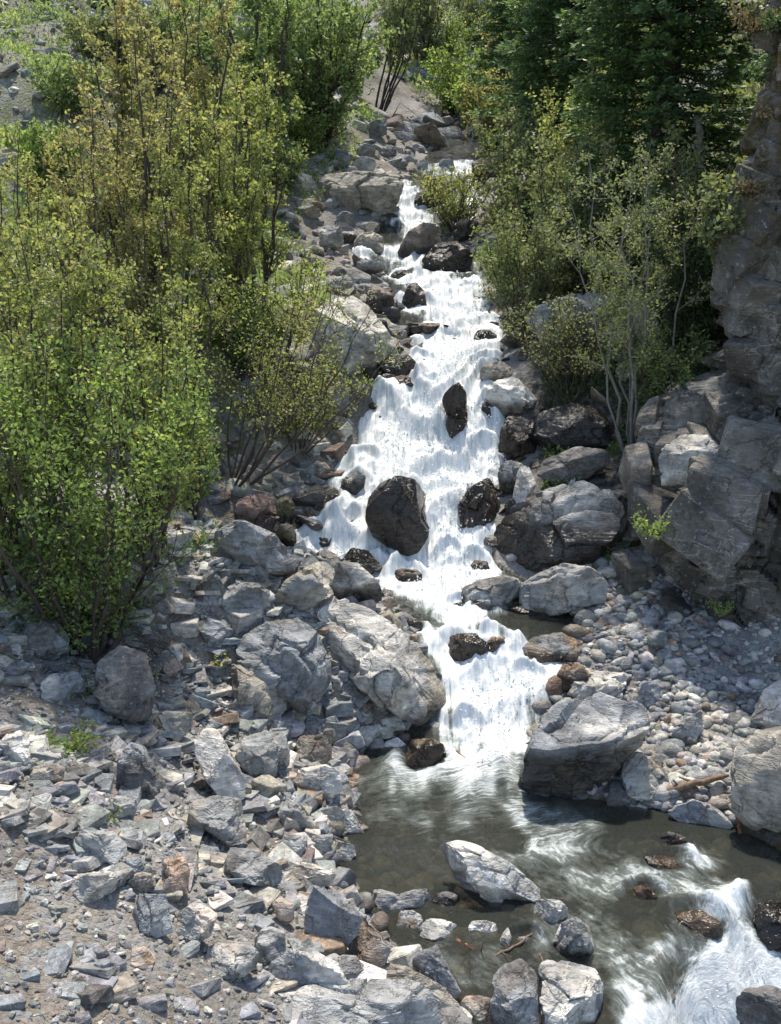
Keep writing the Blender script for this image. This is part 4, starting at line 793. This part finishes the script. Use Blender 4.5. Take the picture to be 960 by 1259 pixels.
XY, rd = pick(1500, (-8, 0, 12, 19), onleft(.3), 19, .05, .20, 1.8); scatter_mesh('bank_rubble', XY, rd, SLABS, KEYS, (5, 4, 2, 4, 1, 1, 0, .1), SCREE, 19, 'pale broken rock on the left bank around the bushes', cat='rubble')
XY, rd = pick(2600, (-16, -3, 18, 42), lambda X, Y: onleft(3)(X, Y), 9, .08, .4, 1.8); scatter_mesh('slope_rubble', XY, rd, HULLS, KEYS, (5, 3, 3, 3, 1, 1, 0, .1), ROCK, 9, 'pale rubble of the slope behind the left trees', cat='rubble')
XY, rd = pick(3500, (-2, 5, 7, 15), lambda X, Y: (X > edges(Y)[0] - .1) & (X < edges(Y)[1] + .1), 10, .05, .22, 1.5); scatter_mesh('streambed_stones', XY, rd * .9, COBB, KEYS, (3, 2, 4, 1.5, 3, 2, .2, 1.), SCREE, 10, 'brown and grey stones on the bed of the pool', sink=.25, wetf=lambda q: np.ones(len(q)) * .45)
#PART3
# ------------------------------------------------------------ trees and plants
def tubes(chains, sides=5):
    """chains: list of (points Nx3, radii N) -> one V, F"""
    Vs, Fs = [], []; off = 0; an = np.arange(sides) * 2 * math.pi / sides
    for pts, rad in chains:
        pts = np.asarray(pts); t = np.gradient(pts, axis=0); t /= np.linalg.norm(t, axis=1)[:, None] + 1e-9
        ref = np.where(np.abs(t[:, 2:3]) > .9, np.array([[1., 0, 0]]), np.array([[0, 0, 1.]]))
        a = np.cross(t, ref); a /= np.linalg.norm(a, axis=1)[:, None] + 1e-9; b = np.cross(t, a)
        R_ = pts[:, None] + rad[:, None, None] * (a[:, None] * np.cos(an)[None, :, None] + b[:, None] * np.sin(an)[None, :, None])
        n = len(pts); Vs.append(R_.reshape(-1, 3)); i = np.arange(n - 1)[:, None] * sides; j = np.arange(sides)[None]; j2 = (j + 1) % sides
        Fs.append(np.stack([i + j, i + j2, i + sides + j2, i + sides + j], -1).reshape(-1, 4) + off); off += n * sides
    return np.concatenate(Vs), np.concatenate(Fs)
def leaves(P, size, r, width=.55, up=.6, axis=None, spread=1.0):
    n = len(P); a = r.normal(size=(n, 3)) * spread
    if axis is not None: a = a + axis
    a /= np.linalg.norm(a, axis=1)[:, None]; nn = r.normal(size=(n, 3)); nn[:, 2] += up; b = np.cross(a, nn); b /= np.linalg.norm(b, axis=1)[:, None] + 1e-9
    L = (size * r.uniform(.6, 1.25, n))[:, None]; c = np.cross(a, b) * L * .10
    V = np.stack([P, P + a * L * .5 + b * L * width * .5 + c, P + a * L, P + a * L * .5 - b * L * width * .5 + c], 1).reshape(-1, 3)
    return V, np.arange(n * 4).reshape(n, 4)
def curve(p0, d0, length, r, n=6, bend=(0, 0, .25), wob=.12):
    pts = [np.array(p0, float)]; d = np.array(d0, float)
    for i in range(n - 1):
        d = d + np.array(bend) / n + r.normal(0, wob, 3) / n * 2; d /= np.linalg.norm(d); pts.append(pts[-1] + d * length / (n - 1))
    return np.array(pts)
CROWN = 'trees and shrubs on the banks'
def tree(kind, label, u, vb, vt, hw, leaf, nst=4, nleaf=4000, ls=.075, seed=0, lean=(0, 0), tr=.03, bark=None, base=None, group=None, low=.15, nb=14, dens=.10, cat='shrub', flat=1.0, tipv=.25, shape=.52, airy=1.0):
    nst = int(nst * 1.9 + .5); nb = int(nb * .8)
    r = np.random.default_rng(seed * 31 + int(abs(u)) * 7 + int(vb)); p = base if base is not None else cast([u], [vb])[0]
    D = (p - CAM) @ FW; Ht = (vb - vt) / FPX * D * 1.0; W = hw / FPX * D; root = empty(kind, tuple(p)); tag(root, label, cat, group)
    lp, lw = [], []; bark = bark or BARK
    for s in range(nst):
        a = r.uniform(0, 2 * math.pi) if nst > 1 else 0; a = s * 2.4 + r.uniform(-.5, .5)
        q = math.sqrt((s + .5) / nst) if nst > 1 else .15
        hs = Ht * (1 - .30 * q * r.uniform(.4, 1.2)); tip = np.array([math.cos(a) * W * .92 * q * (1 if nst > 1 else .2) + lean[0] * Ht, math.sin(a) * W * .92 * q * flat + lean[1] * Ht, hs])
        st = np.array([math.cos(a) * .10, math.sin(a) * .10, -.12]) * min(1, Ht / 3); t = np.linspace(0, 1, 10)[:, None]
        ctr = tip * np.array([.75, .75, .5]); pts = (1 - t) ** 2 * st + 2 * t * (1 - t) * (ctr * .9 + st * .1) + t * t * tip
        pts[1:-1] += r.normal(0, .018 * Ht * .6, (8, 3)) * [1, 1, .3]; rad = tr * r.uniform(.7, 1.1) * (1 - .85 * t[:, 0]) * (.6 + .4 * Ht / 4)
        ch = [(pts, rad)]
        for k in range(nb):
            f = low + (1 - low) * (k + r.random()) / nb; f = min(f, .985); i = f * 9; i0 = int(i); bp = pts[i0] + (pts[min(i0 + 1, 9)] - pts[i0]) * (i - i0)
            az = r.uniform(0, 2 * math.pi); prof = (math.sin(math.pi * min(1, (f - low) / (1 - low) * .85 + .18)) ** .7)
            ln = W * shape * prof * r.uniform(.55, 1.15) + .08 * Ht * .4; el = r.uniform(.3, 1.3)
            d = np.array([math.cos(az), math.sin(az) * flat, el]); d /= np.linalg.norm(d); bc = curve(bp, d, ln, r, 6)
            br = rad[i0] * .45 * np.linspace(1, .25, 6); ch.append((bc, np.maximum(br, .0025)))
            for m in range(4):
                g = r.uniform(.25, 1) * 5; g0 = min(int(g), 4); tp = bc[g0]; dd = (bc[g0 + 1 if g0 < 5 else 5] - bc[g0]); dd /= np.linalg.norm(dd) + 1e-9
                dd = dd + r.normal(0, .6, 3); dd /= np.linalg.norm(dd); tw = curve(tp, dd, ln * r.uniform(.25, .55), r, 4); ch.append((tw, np.array([.004, .0032, .0025, .002]) * (1 + D / 25)))
                lp.append(tw); lw.append(ln)
            lp.append(bc[2:]); lw.append(ln)
        V, F = tubes(ch); link('stem', mesh_from('stem', V, F, bark, True), root)
    nleaf = int(nleaf * airy); ls = ls * .74
    w_ = np.array(lw); w_ = w_ / w_.sum(); pick_ = r.choice(len(lp), nleaf, p=w_); P = np.zeros((nleaf, 3))
    for i, k in enumerate(pick_):
        c = lp[k]; x = r.random() * (len(c) - 1.001); j = int(x); P[i] = c[j] + (c[j + 1] - c[j]) * (x - j)
    P += r.normal(0, dens * (.5 + W * .35), (nleaf, 3)) * .6
    V, F = leaves(P, ls, r)
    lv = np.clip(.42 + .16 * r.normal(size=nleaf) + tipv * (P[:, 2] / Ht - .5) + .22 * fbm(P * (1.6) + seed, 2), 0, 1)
    link('foliage', mesh_from('foliage', V, F, LEAF[leaf], True, {'lv': ('FLOAT', np.repeat(lv, 4))}), root)
    return root
def conifer(label, u, vb, vt, hw, seed, base=None, nwh=34, z0=.06):
    r = np.random.default_rng(seed); p = base if base is not None else cast([u], [vb])[0]; D = (p - CAM) @ FW; Ht = (vb - vt) / FPX * D; W = hw / FPX * D
    root = empty('fir_tree', tuple(p)); tag(root, label, 'fir tree', 'dark fir trees on the right slope')
    t = np.linspace(0, 1, 12); pts = np.stack([.02 * Ht * np.sin(t * 2), 0 * t, t * Ht - .2], 1); V, F = tubes([(pts, .022 * Ht * (1 - .93 * t) + .01)], 9); trV, trF = V, F
    ch, LP, LA, LV = [], [], [], []
    for k in range(nwh):
        f = z0 + (1 - z0) * (k + .5) / nwh; R_ = W * (1 - f) ** .75 * r.uniform(.85, 1.12) + .12; nbr = 8
        for b in range(nbr):
            az = b * 2 * math.pi / nbr + k * .77 + r.uniform(-.25, .25); ln = R_ * r.uniform(.75, 1.1); up = .25 - .5 * (1 - f)
            d = np.array([math.cos(az), math.sin(az), up]); c = curve((0, 0, f * Ht - .1 + r.uniform(-.05, .05) * Ht / nwh), d / np.linalg.norm(d), ln, r, 7, (0, 0, -.15 + .35 * (1 - f)), .08); ch.append((c, .012 * ln * np.linspace(1, .2, 7) + .004))
            clump = r.normal(0, .10)
            for m in range(26):
                x = r.uniform(.15, 1) ** .8 * 5.99; j = int(x); q = c[j] + (c[min(j + 1, 6)] - c[j]) * (x - j); ax = c[min(j + 1, 6)] - c[j]; ax /= np.linalg.norm(ax) + 1e-9
                side = np.cross(ax, [0, 0, 1.]); sg = 1 if m % 2 else -1; tl = ln * .34 * (1.15 - x / 6.6); td = ax * .75 + side * sg * .8 + np.array([0, 0, -.12]); td /= np.linalg.norm(td)
                n = 7; s_ = np.linspace(.05, 1, n)[:, None]; LP.append(q + td * tl * s_ + np.array([0, 0, -.10]) * tl * s_ ** 2); LA.append(np.repeat(td[None], n, 0)); LV.append(np.full(n, clump + .10 * x / 6) + .22 * s_[:, 0])
    V, F = tubes(ch, 4); link('trunk', mesh_from('trunk', np.concatenate([trV, V]), np.concatenate([trF, F + len(trV)]), BARK), root)
    P = np.concatenate(LP); A = np.concatenate(LA); lv = np.clip(np.concatenate(LV) + .30 + r.normal(0, .10, len(P)), 0, 1); P += r.normal(0, .015 * W, P.shape)
    V, F = leaves(P, max(.10, .052 * W) + .04, r, .40, 1.4, A * 2.2, .8); link('foliage', mesh_from('foliage', V, F, LEAF['fir'], True, {'lv': ('FLOAT', np.repeat(lv, 4))}), root); return root
def tuft(kind, label, p, h, n, leaf, seed, w=.25, ls=.1, spread=.8, cat='plant', group=None):
    r = np.random.default_rng(seed); root = empty(kind, tuple(p)); tag(root, label, cat, group); ch = []; LP = []
    ns = 9
    for i in range(ns):
        a = r.uniform(0, 6.28); d = np.array([math.cos(a) * spread, math.sin(a) * spread, 1.]); c = curve((math.cos(a) * .02, math.sin(a) * .02, -.03), d / np.linalg.norm(d), h * r.uniform(.6, 1.1), r, 6, (0, 0, -.2), .2); ch.append((c, np.linspace(.006, .002, 6) * (1 + h)))
        LP.append(c[1:])
    V, F = tubes(ch, 4); link('stem', mesh_from('stem', V, F, BARK), root)
    L = np.concatenate(LP); P = L[r.integers(0, len(L), n)] + r.normal(0, w * h * .5, (n, 3)); V, F = leaves(P, ls, r); lv = np.clip(.55 + .2 * r.normal(size=n), 0, 1)
    link('foliage', mesh_from('foliage', V, F, LEAF[leaf], True, {'lv': ('FLOAT', np.repeat(lv, 4))}), root); return root
_cu, _cv, _cd = project(C.objects['cliff'] and np.array([v.co[:] for v in bpy.data.meshes['cliff'].vertices]))
_cP = np.array([v.co[:] for v in bpy.data.meshes['cliff'].vertices])
def cliff_at(u, v):
    d = (_cu - u) ** 2 + (_cv - v) ** 2; m = np.where((d < 90) & (_cd > 1))[0]
    if not len(m): m = np.argsort(d)[:5]
    return _cP[m[_cd[m].argmin()]]

T = tree; GL = 'thin-stemmed saplings of the left bank'
# left bank
T('alder_bush', 'big bright green many-stemmed bush rooted in dark rocks at the left', 110, 806, 375, 190, 'green', 9, 16500, .085, 1, (-.03, 0), .034, low=.07, nb=13, cat='bush', dens=.12)
T('sapling', 'yellow-green sapling at the left edge of the photo behind the big bush', 15, 735, 330, 95, 'yellow', 4, 6500, .085, 2, group=GL)
T('sapling', 'yellow-green sapling just behind the right side of the big bush', 185, 690, 300, 95, 'yellow', 5, 8500, .085, 3, (.02, 0), group=GL)
T('sapling', 'tall yellow sapling behind the middle of the big bush', 85, 640, 215, 95, 'yellow', 4, 8000, .09, 4, group=GL)
T('sapling', 'slim sapling with bare dark lower stems right of the big bush', 232, 560, 130, 72, 'yellow', 3, 6500, .095, 5, (.0, 0), .045, group=GL, low=.35)
T('leaning_shrub', 'sparse yellow shrub leaning right over the rocks toward the main waterfall', 285, 600, 330, 125, 'yellow', 6, 4300, .075, 6, (.42, 0), .028, low=.3, nb=10)
T('leaning_shrub', 'small olive shrub hanging over the dark rocks at the left of the waterfall', 365, 560, 430, 75, 'yellow', 5, 2300, .075, 7, (.2, 0), .02, low=.2)
T('sapling', 'short thin sapling with few leaves left of the huge pale boulder', 335, 470, 300, 50, 'yellow', 3, 1100, .09, 8, (.15, 0), .03, group=GL, low=.3, nb=8)
T('sapling', 'green sapling with a clear dark stem above the big bush', 150, 560, 110, 80, 'bronze', 4, 7500, .095, 9, group=GL, low=.25)
T('sapling', 'bronze-leaved sapling near the left edge, above the big bush', 35, 560, 150, 80, 'yellow', 4, 6500, .095, 10, group=GL)
T('sapling', 'bronze sapling in the thick of the upper left stand', 185, 440, 35, 75, 'bronze', 4, 7000, .11, 11, group=GL, tr=.045)
T('sapling', 'yellow sapling at the right edge of the upper left stand', 285, 420, 110, 62, 'yellow', 4, 6500, .11, 12, group=GL, tr=.04)
T('sapling', 'rusty brown sapling left in the upper left stand', 110, 420, 130, 62, 'bronze', 4, 6000, .11, 13, group=GL, tr=.04)
T('sapling', 'green-yellow sapling low at the far left of the upper stand', 20, 430, 190, 60, 'yellow', 3, 4200, .11, 14, group=GL)
T('sapling', 'tall bronze-topped sapling reaching the upper edge of the photo', 240, 320, -30, 70, 'bronze', 4, 6800, .14, 15, group=GL, tr=.05)
T('sapling', 'olive sapling left of the tall bronze-topped one', 165, 260, -10, 55, 'bronze', 3, 4200, .15, 16, group=GL, tr=.05)
T('sapling', 'yellowish sapling between the bronze-topped one and the bright green tree', 300, 300, 40, 55, 'yellow', 4, 5200, .14, 17, group=GL, tr=.045)
T('broadleaf_tree', 'bright green dense tree left of the top of the stream', 395, 178, -30, 80, 'fresh', 7, 13000, .19, 18, shape=.8, low=.03, cat='tree', tr=.07)
T('broadleaf_tree', 'bright green tree behind the saplings at the upper left', 325, 190, -40, 78, 'fresh', 6, 12000, .19, 19, shape=.8, low=.03, cat='tree', tr=.07)
T('broadleaf_tree', 'thin tree with slanting dark stems at the top centre', 466, 142, -70, 42, 'olive', 4, 3300, .20, 20, (.22, 0), .04, cat='tree', low=.35)
T('broadleaf_tree', 'pale leaved thin tree right of the slanting stems at the top centre', 520, 95, -80, 42, 'olive', 4, 3200, .24, 21, cat='tree', tr=.06)
T('shrub', 'low green shrub under the talus at the upper left', 90, 150, 70, 55, 'fresh', 5, 3500, .17, 22)
T('shrub', 'rounded green shrub in front of the talus, left of the tall saplings', 60, 250, 150, 60, 'green', 5, 4500, .14, 23)
T('shrub', 'broad olive shrub at the top left behind the saplings', 185, 120, 10, 65, 'olive', 5, 5200, .22, 24)
T('shrub', 'green shrub behind the upper left saplings at mid height', 225, 230, 120, 70, 'green', 5, 5200, .16, 25)
T('shrub', 'small green shrub left of the flat-topped boulder', 345, 235, 170, 38, 'fresh', 5, 2600, .13, 26)
T('shrub', 'low shrub left of the small pale rocks above the flat-topped boulder', 375, 190, 140, 34, 'green', 5, 2000, .15, 27)
T('shrub', 'green shrub on the slope behind the huge pale boulder', 300, 470, 350, 60, 'green', 5, 3600, .10, 28)
T('sapling', 'slender yellow-green sapling right of the tall bronze-topped ones', 318, 380, 60, 50, 'yellow', 3, 4200, .11, 72, group=GL, tr=.04)
T('sapling', 'short green sapling between the big bush and the dark hollow', 235, 640, 400, 60, 'green', 4, 3600, .085, 73, group=GL, tr=.03)
for (u, vb, vt, hw, lf, n, lab) in [(430, 120, 20, 45, 'fresh', 4500, 'soft green shrub right of the bright green dense tree at the top'), (545, 100, 15, 45, 'green', 4000, 'round green shrub on the slope right of the pale talus chute'), (590, 160, 95, 45, 'green', 3400, 'low green shrub above the highest water'),
        (130, 95, 20, 55, 'olive', 3800, 'olive shrub at the right edge of the upper left talus'), (250, 110, -20, 50, 'green', 4500, 'green shrub between the two rows of saplings at the top'), (495, 60, -30, 40, 'grass', 3200, 'pale green shrub at the top edge beside the talus chute'), (655, 175, 80, 45, 'olive', 3800, 'wispy olive shrub in front of the left fir tree'), (585, 60, -20, 40, 'olive', 3400, 'olive shrub at the top edge left of the firs')]:
    T('shrub', lab, u, vb, vt, hw, lf, 5, n, .19, 80 + u, shape=.8, low=.03)
# right bank
T('willow', 'sparse willow with pale grey bare stems beside the cliff', 778, 560, 165, 115, 'olive', 4, 7600, .085, 40, (-.06, 0), .03, GREYBARK, low=.32, nb=12, cat='tree')
T('shrub', 'light green shrub overhanging the shiny wet slab', 700, 500, 360, 78, 'olive', 6, 2600, .085, 41, (-.08, 0), .022, low=.3)
T('shrub', 'dense dark green shrub filling the corner left of the cliff', 830, 556, 395, 66, 'dark', 8, 9500, .085, 42, low=.05)
T('shrub', 'dark shrub behind the willow stems', 850, 440, 270, 62, 'dark', 6, 6000, .11, 43, low=.05)
T('shrub', 'olive shrub on the right bank beside the upper cascade', 648, 425, 250, 66, 'olive', 6, 6000, .11, 44, low=.1)
T('shrub', 'yellow-green shrub spreading over the right side of the first fall', 560, 285, 205, 62, 'yellow', 7, 3000, .12, 45, low=.1)
T('shrub', 'thick olive bush left of the willow crown', 700, 390, 150, 85, 'olive', 7, 9500, .12, 46, low=.08)
T('shrub', 'green-brown bush in the middle of the right slope', 640, 300, 130, 60, 'olive', 6, 6000, .14, 47, low=.08)
T('shrub', 'small bronze bush right of the highest water', 605, 190, 85, 45, 'bronze', 5, 3000, .17, 48, low=.08)
T('shrub', 'olive bush below the middle fir tree', 790, 370, 210, 80, 'olive', 6, 7500, .12, 49, low=.08)
T('shrub', 'bronze-tipped young tree in front of the fir trees', 742, 300, 55, 50, 'yellow', 4, 3600, .13, 50, low=.3, tr=.04)
T('shrub', 'tan-green bush at the top centre right', 628, 120, 5, 45, 'bronze', 5, 3000, .22, 51, low=.08)
T('shrub', 'grassy green bush on the slope above the cascade', 560, 140, 55, 50, 'green', 6, 3500, .20, 52, low=.05)
T('shrub', 'small bush at the foot of the cliff beside the willow', 880, 330, 215, 45, 'olive', 5, 3600, .12, 53, low=.05, base=cliff_at(885, 330))
T('shrub', 'low bush on the right bank above the big pale hidden boulder', 620, 360, 290, 42, 'green', 6, 2600, .11, 54, low=.05)
conifer('largest dark fir tree, left of the cliff top', 800, 330, -480, 135, 60, nwh=52)
T('shrub', 'feathery yellow-green young tree in front of the largest fir', 690, 330, 95, 60, 'yellow', 4, 4200, .12, 70, low=.15)
T('shrub', 'feathery olive young tree under the largest fir, close to the cliff', 838, 400, 140, 60, 'olive', 4, 4200, .11, 71, low=.15)
conifer('fir tree left of and behind the largest one', 700, 230, -400, 115, 61, nwh=46)
conifer('distant fir tree left of the other firs at the top edge', 645, 130, -260, 72, 62, nwh=40)
p = cliff_at(905, 150); conifer('little light green fir growing on the dark cliff face', 912, 150, 50, 24, 64, base=p, nwh=14)
for (u, v, h, lf, lab) in [(940, 30, .6, 'dark', 'green bush on the cliff at the top right corner'), (895, 25, .7, 'straw', 'dry brown growth hanging from the top of the cliff'), (930, 100, .7, 'fir', 'dark green growth on the cliff below the top right corner'),
                       (950, 150, .5, 'straw', 'rusty brown moss tuft on the cliff edge at the right'), (900, 190, .5, 'olive', 'olive tuft on the cliff beside the little fir'), (885, 245, .6, 'olive', 'grassy tuft low on the shaded upper cliff'), (920, 235, .4, 'straw', 'brown tuft on the upper cliff ledge')]:
    tuft('cliff_plant', lab, cliff_at(u, v), h * .6, 500, lf, u + v, ls=.07, w=.18)
tuft('fern', 'small bright green fern in a crack of the lower cliff', cliff_at(886, 755) + [-.03, -.05, 0], .22, 330, 'fresh', 5, ls=.05)
tuft('grass_tuft', 'feathery green tuft beside the shaded hollow under the cliff block', cliff_at(800, 655) + [-.03, -.05, 0], .35, 300, 'green', 6, ls=.06)
tuft('small_plant', 'lime green leafy plant alone on the left scree', cast([86], [925])[0], .33, 420, 'green', 7, ls=.06)
tuft('small_plant', 'green sprig at the left of the dark boulder under the bush roots', cast([115], [860])[0], .30, 260, 'green', 8, ls=.06)
tuft('small_plant', 'little green sprig right of the dark boulder under the roots', cast([180], [838])[0], .2, 130, 'green', 9, ls=.05)
tuft('grass_tuft', 'yellow-green grass tuft in the dirt by the lower dark blue rock', cast([270], [815])[0], .2, 160, 'yellow', 10, ls=.06)
tuft('small_plant', 'tiny sprig below the dark blue scree boulder', cast([130], [1005])[0], .14, 60, 'green', 11, ls=.04)
# dry roots hanging below the bush
r = np.random.default_rng(3); ch = []; b0 = cast([135], [805])[0]
for i in range(60):
    a = r.uniform(0, 6.28); d = np.array([math.cos(a), -abs(math.sin(a)) * .8, r.uniform(-.2, .6)]); ch.append((curve(b0 + r.normal(0, .18, 3) * [1.6, .7, .5] + [0, 0, .12], d / np.linalg.norm(d), r.uniform(.3, .8), r, 7, (0, -.1, -1.5), .35), np.linspace(.008, .002, 7)))
V, F = tubes(ch, 4); tag(link('dead_twigs', mesh_from('dead_twigs', V, F, BARK)), 'tangle of dry brown twigs and roots under the big green bush', 'twigs')

# ground cover nobody could count
def cover(name, label, box, test, n, leaf, ls, hgt, seed, clump=.5):
    r = np.random.default_rng(seed); X = r.uniform(box[0], box[1], n * 4); Y = r.uniform(box[2], box[3], n * 4)
    ok = test(X, Y) & (n2(X, Y, clump, seed) > -.02); X, Y = X[ok], Y[ok]; P = np.stack([X, Y, H(X, Y)], 1); u, v, D = project(P); m = (u > -150) & (u < 1100) & (v > -200); P = P[m][:n]
    z = r.random(len(P)); P[:, 2] += z * hgt * (.6 + n2(P[:, 0], P[:, 1], 1.3, seed + 1)); V, F = leaves(P, ls, r, .4, .3, np.array([0, 0, .9]))
    lv = np.clip(.25 + .4 * z + r.normal(0, .15, len(P)) + .3 * n2(P[:, 0], P[:, 1], .5, seed + 4), 0, 1)
    o = link(name, mesh_from(name, V, F, LEAF[leaf], True, {'lv': ('FLOAT', np.repeat(lv, 4))})); tag(o, label, 'ground cover', None, 'stuff')
cover('ground_cover', 'low green growth between the rocks of the left bank under the trees', (-16, 0, 17, 42), onleft(1.6), 26000, 'green', .13, .5, 1)
cover('ground_cover', 'olive undergrowth on the right slope under the fir trees', (-2, 16, 19, 48), onright(1.0), 40000, 'olive', .16, .7, 2, .7)
cover('hill_grass', 'patchy grass and brush on the far hillside', (-34, 26, 40, 84), lambda X, Y: (np.abs(X + 1.5) > 1.4) & (X > -15 - 1.5 * np.sin(Y)), 36000, 'grass', .30, .7, 3, .25)
cover('moss_cover', 'dark undergrowth at the foot of the cliff', (1.5, 5, 15.5, 20), onright(.9), 9000, 'dark', .10, .3, 4, .9)

# ------------------------------------------------------------ driftwood
def ground_or_water(p):
    a, b = edges(p[1]); z = float(H(p[0], p[1])); return max(z, float(zs(p[1]) - drop(p[0], p[1]))) if a < p[0] < b else z
def wood(kind, label, pix, r0, r1, mat, lift=.03, twigs=0, seed=0, lifts=None, cat='branch'):
    r = np.random.default_rng(seed); P = np.array([cast([u], [v], .02)[0] for u, v in pix]); P[:, 2] = [ground_or_water(p) for p in P]; P[:, 2] += lift
    if lifts: P[:, 2] += lifts
    n = 14; q = np.stack([np.interp(np.linspace(0, 1, n), np.linspace(0, 1, len(P)), P[:, k]) for k in range(3)], 1); q[1:-1] += r.normal(0, .006, (n - 2, 3))
    rad = np.interp(np.linspace(0, 1, n), [0, 1], [r0, r1]) * r.uniform(.85, 1.15, n); rad[0] *= .5; rad[-1] *= .5; ch = [(q, rad)]
    for i in range(twigs): j = r.integers(2, n - 2); d = r.normal(size=3); d[2] = abs(d[2]); ch.append((curve(q[j], d / np.linalg.norm(d), r.uniform(.06, .2), r, 5), np.linspace(r1 * .6, r1 * .25, 5)))
    V, F = tubes(ch, 7); me = mesh_from(kind, V, F, mat); tag(link(kind, me), label, cat)
wood('stick', 'thin red-brown stick floating slantwise in the white pool', [(560, 953), (577, 970), (599, 988)], .016, .010, REDWOOD, .05, 3, 1)
wood('driftwood_log', 'dark driftwood log wedged under the massive right-edge boulder', [(782, 992), (830, 978), (895, 968)], .05, .035, DRIFT, .10, 3, 2, [-.04, .0, .05], 'log')
wood('stick', 'bare stick leaning out of the bottom pool toward the square block', [(604, 1216), (632, 1198), (668, 1176)], .012, .008, DRIFT, .06, 2, 3)
wood('stick', 'wet red-brown branch lying beside the triangular pool slab', [(560, 1190), (580, 1200), (602, 1206)], .022, .012, REDWOOD, .03, 4, 4)
wood('stick', 'pale straw-coloured stick between the two bottom blocks', [(662, 1218), (668, 1238), (678, 1258)], .008, .006, DRIFT, .12, 0, 5)
wood('stick', 'short orange stake of wood under the massive right-edge boulder', [(908, 1045), (905, 1022)], .02, .014, REDWOOD, .05, 0, 6, [0, .15])
wood('stick', 'grey forked twig on the stones beside the square-cut cliff block', [(802, 548), (815, 540), (828, 536)], .012, .006, GREYBARK, .3, 5, 7)
p = cast([868], [330])[0]; D = (p - CAM) @ FW; h = (330 - 150) / FPX * D; rr = np.random.default_rng(4)
q = np.stack([np.linspace(0, -.35, 10), np.zeros(10), np.linspace(-.2, h, 10)], 1) + rr.normal(0, .02, (10, 3)); ch = [(q + p, np.linspace(.13, .07, 10))]
for i in range(5): d = np.array([rr.normal(), rr.normal(), .4]); ch.append((curve(q[3 + i] + p, d / np.linalg.norm(d), .6, rr, 5), np.linspace(.03, .01, 5)))
V, F = tubes(ch, 8); tag(link('dead_tree', mesh_from('dead_tree', V, F, GREYBARK)), 'broken grey dead trunk between the firs and the cliff', 'dead tree')

# spray and splashes
SP = []; r = np.random.default_rng(8); m = np.where((np.clip(foam_at(P0), 0, 2) > .95) & (P0[:, 1] > 8))[0]; S, F = ICO[1]
idx = r.choice(m, 2600); up = r.exponential(.055, len(idx)); Q = P0[idx] + np.stack([r.normal(0, .05, len(idx)), r.normal(0, .05, len(idx)) - up * .4, up + .01], 1); rad = r.uniform(.003, .010, len(idx)) * (1 + Q[:, 1] / 40)
V = (S[None] * rad[:, None, None] * [1, 1, 1.3] + Q[:, None]).reshape(-1, 3); FF = (F[None] + (np.arange(len(idx)) * len(S))[:, None, None]).reshape(-1, 3)
t = NT('spray'); b = t.n('ShaderNodeBsdfPrincipled'); b.inputs['Base Color'].default_value = (.85, .88, .9, 1); b.inputs['Roughness'].default_value = .3; t.l(b.outputs[0], t.out.inputs[0])
tag(link('spray', mesh_from('spray', V, FF, t.m)), 'white drops thrown up by the falling water', 'spray', None, 'stuff')
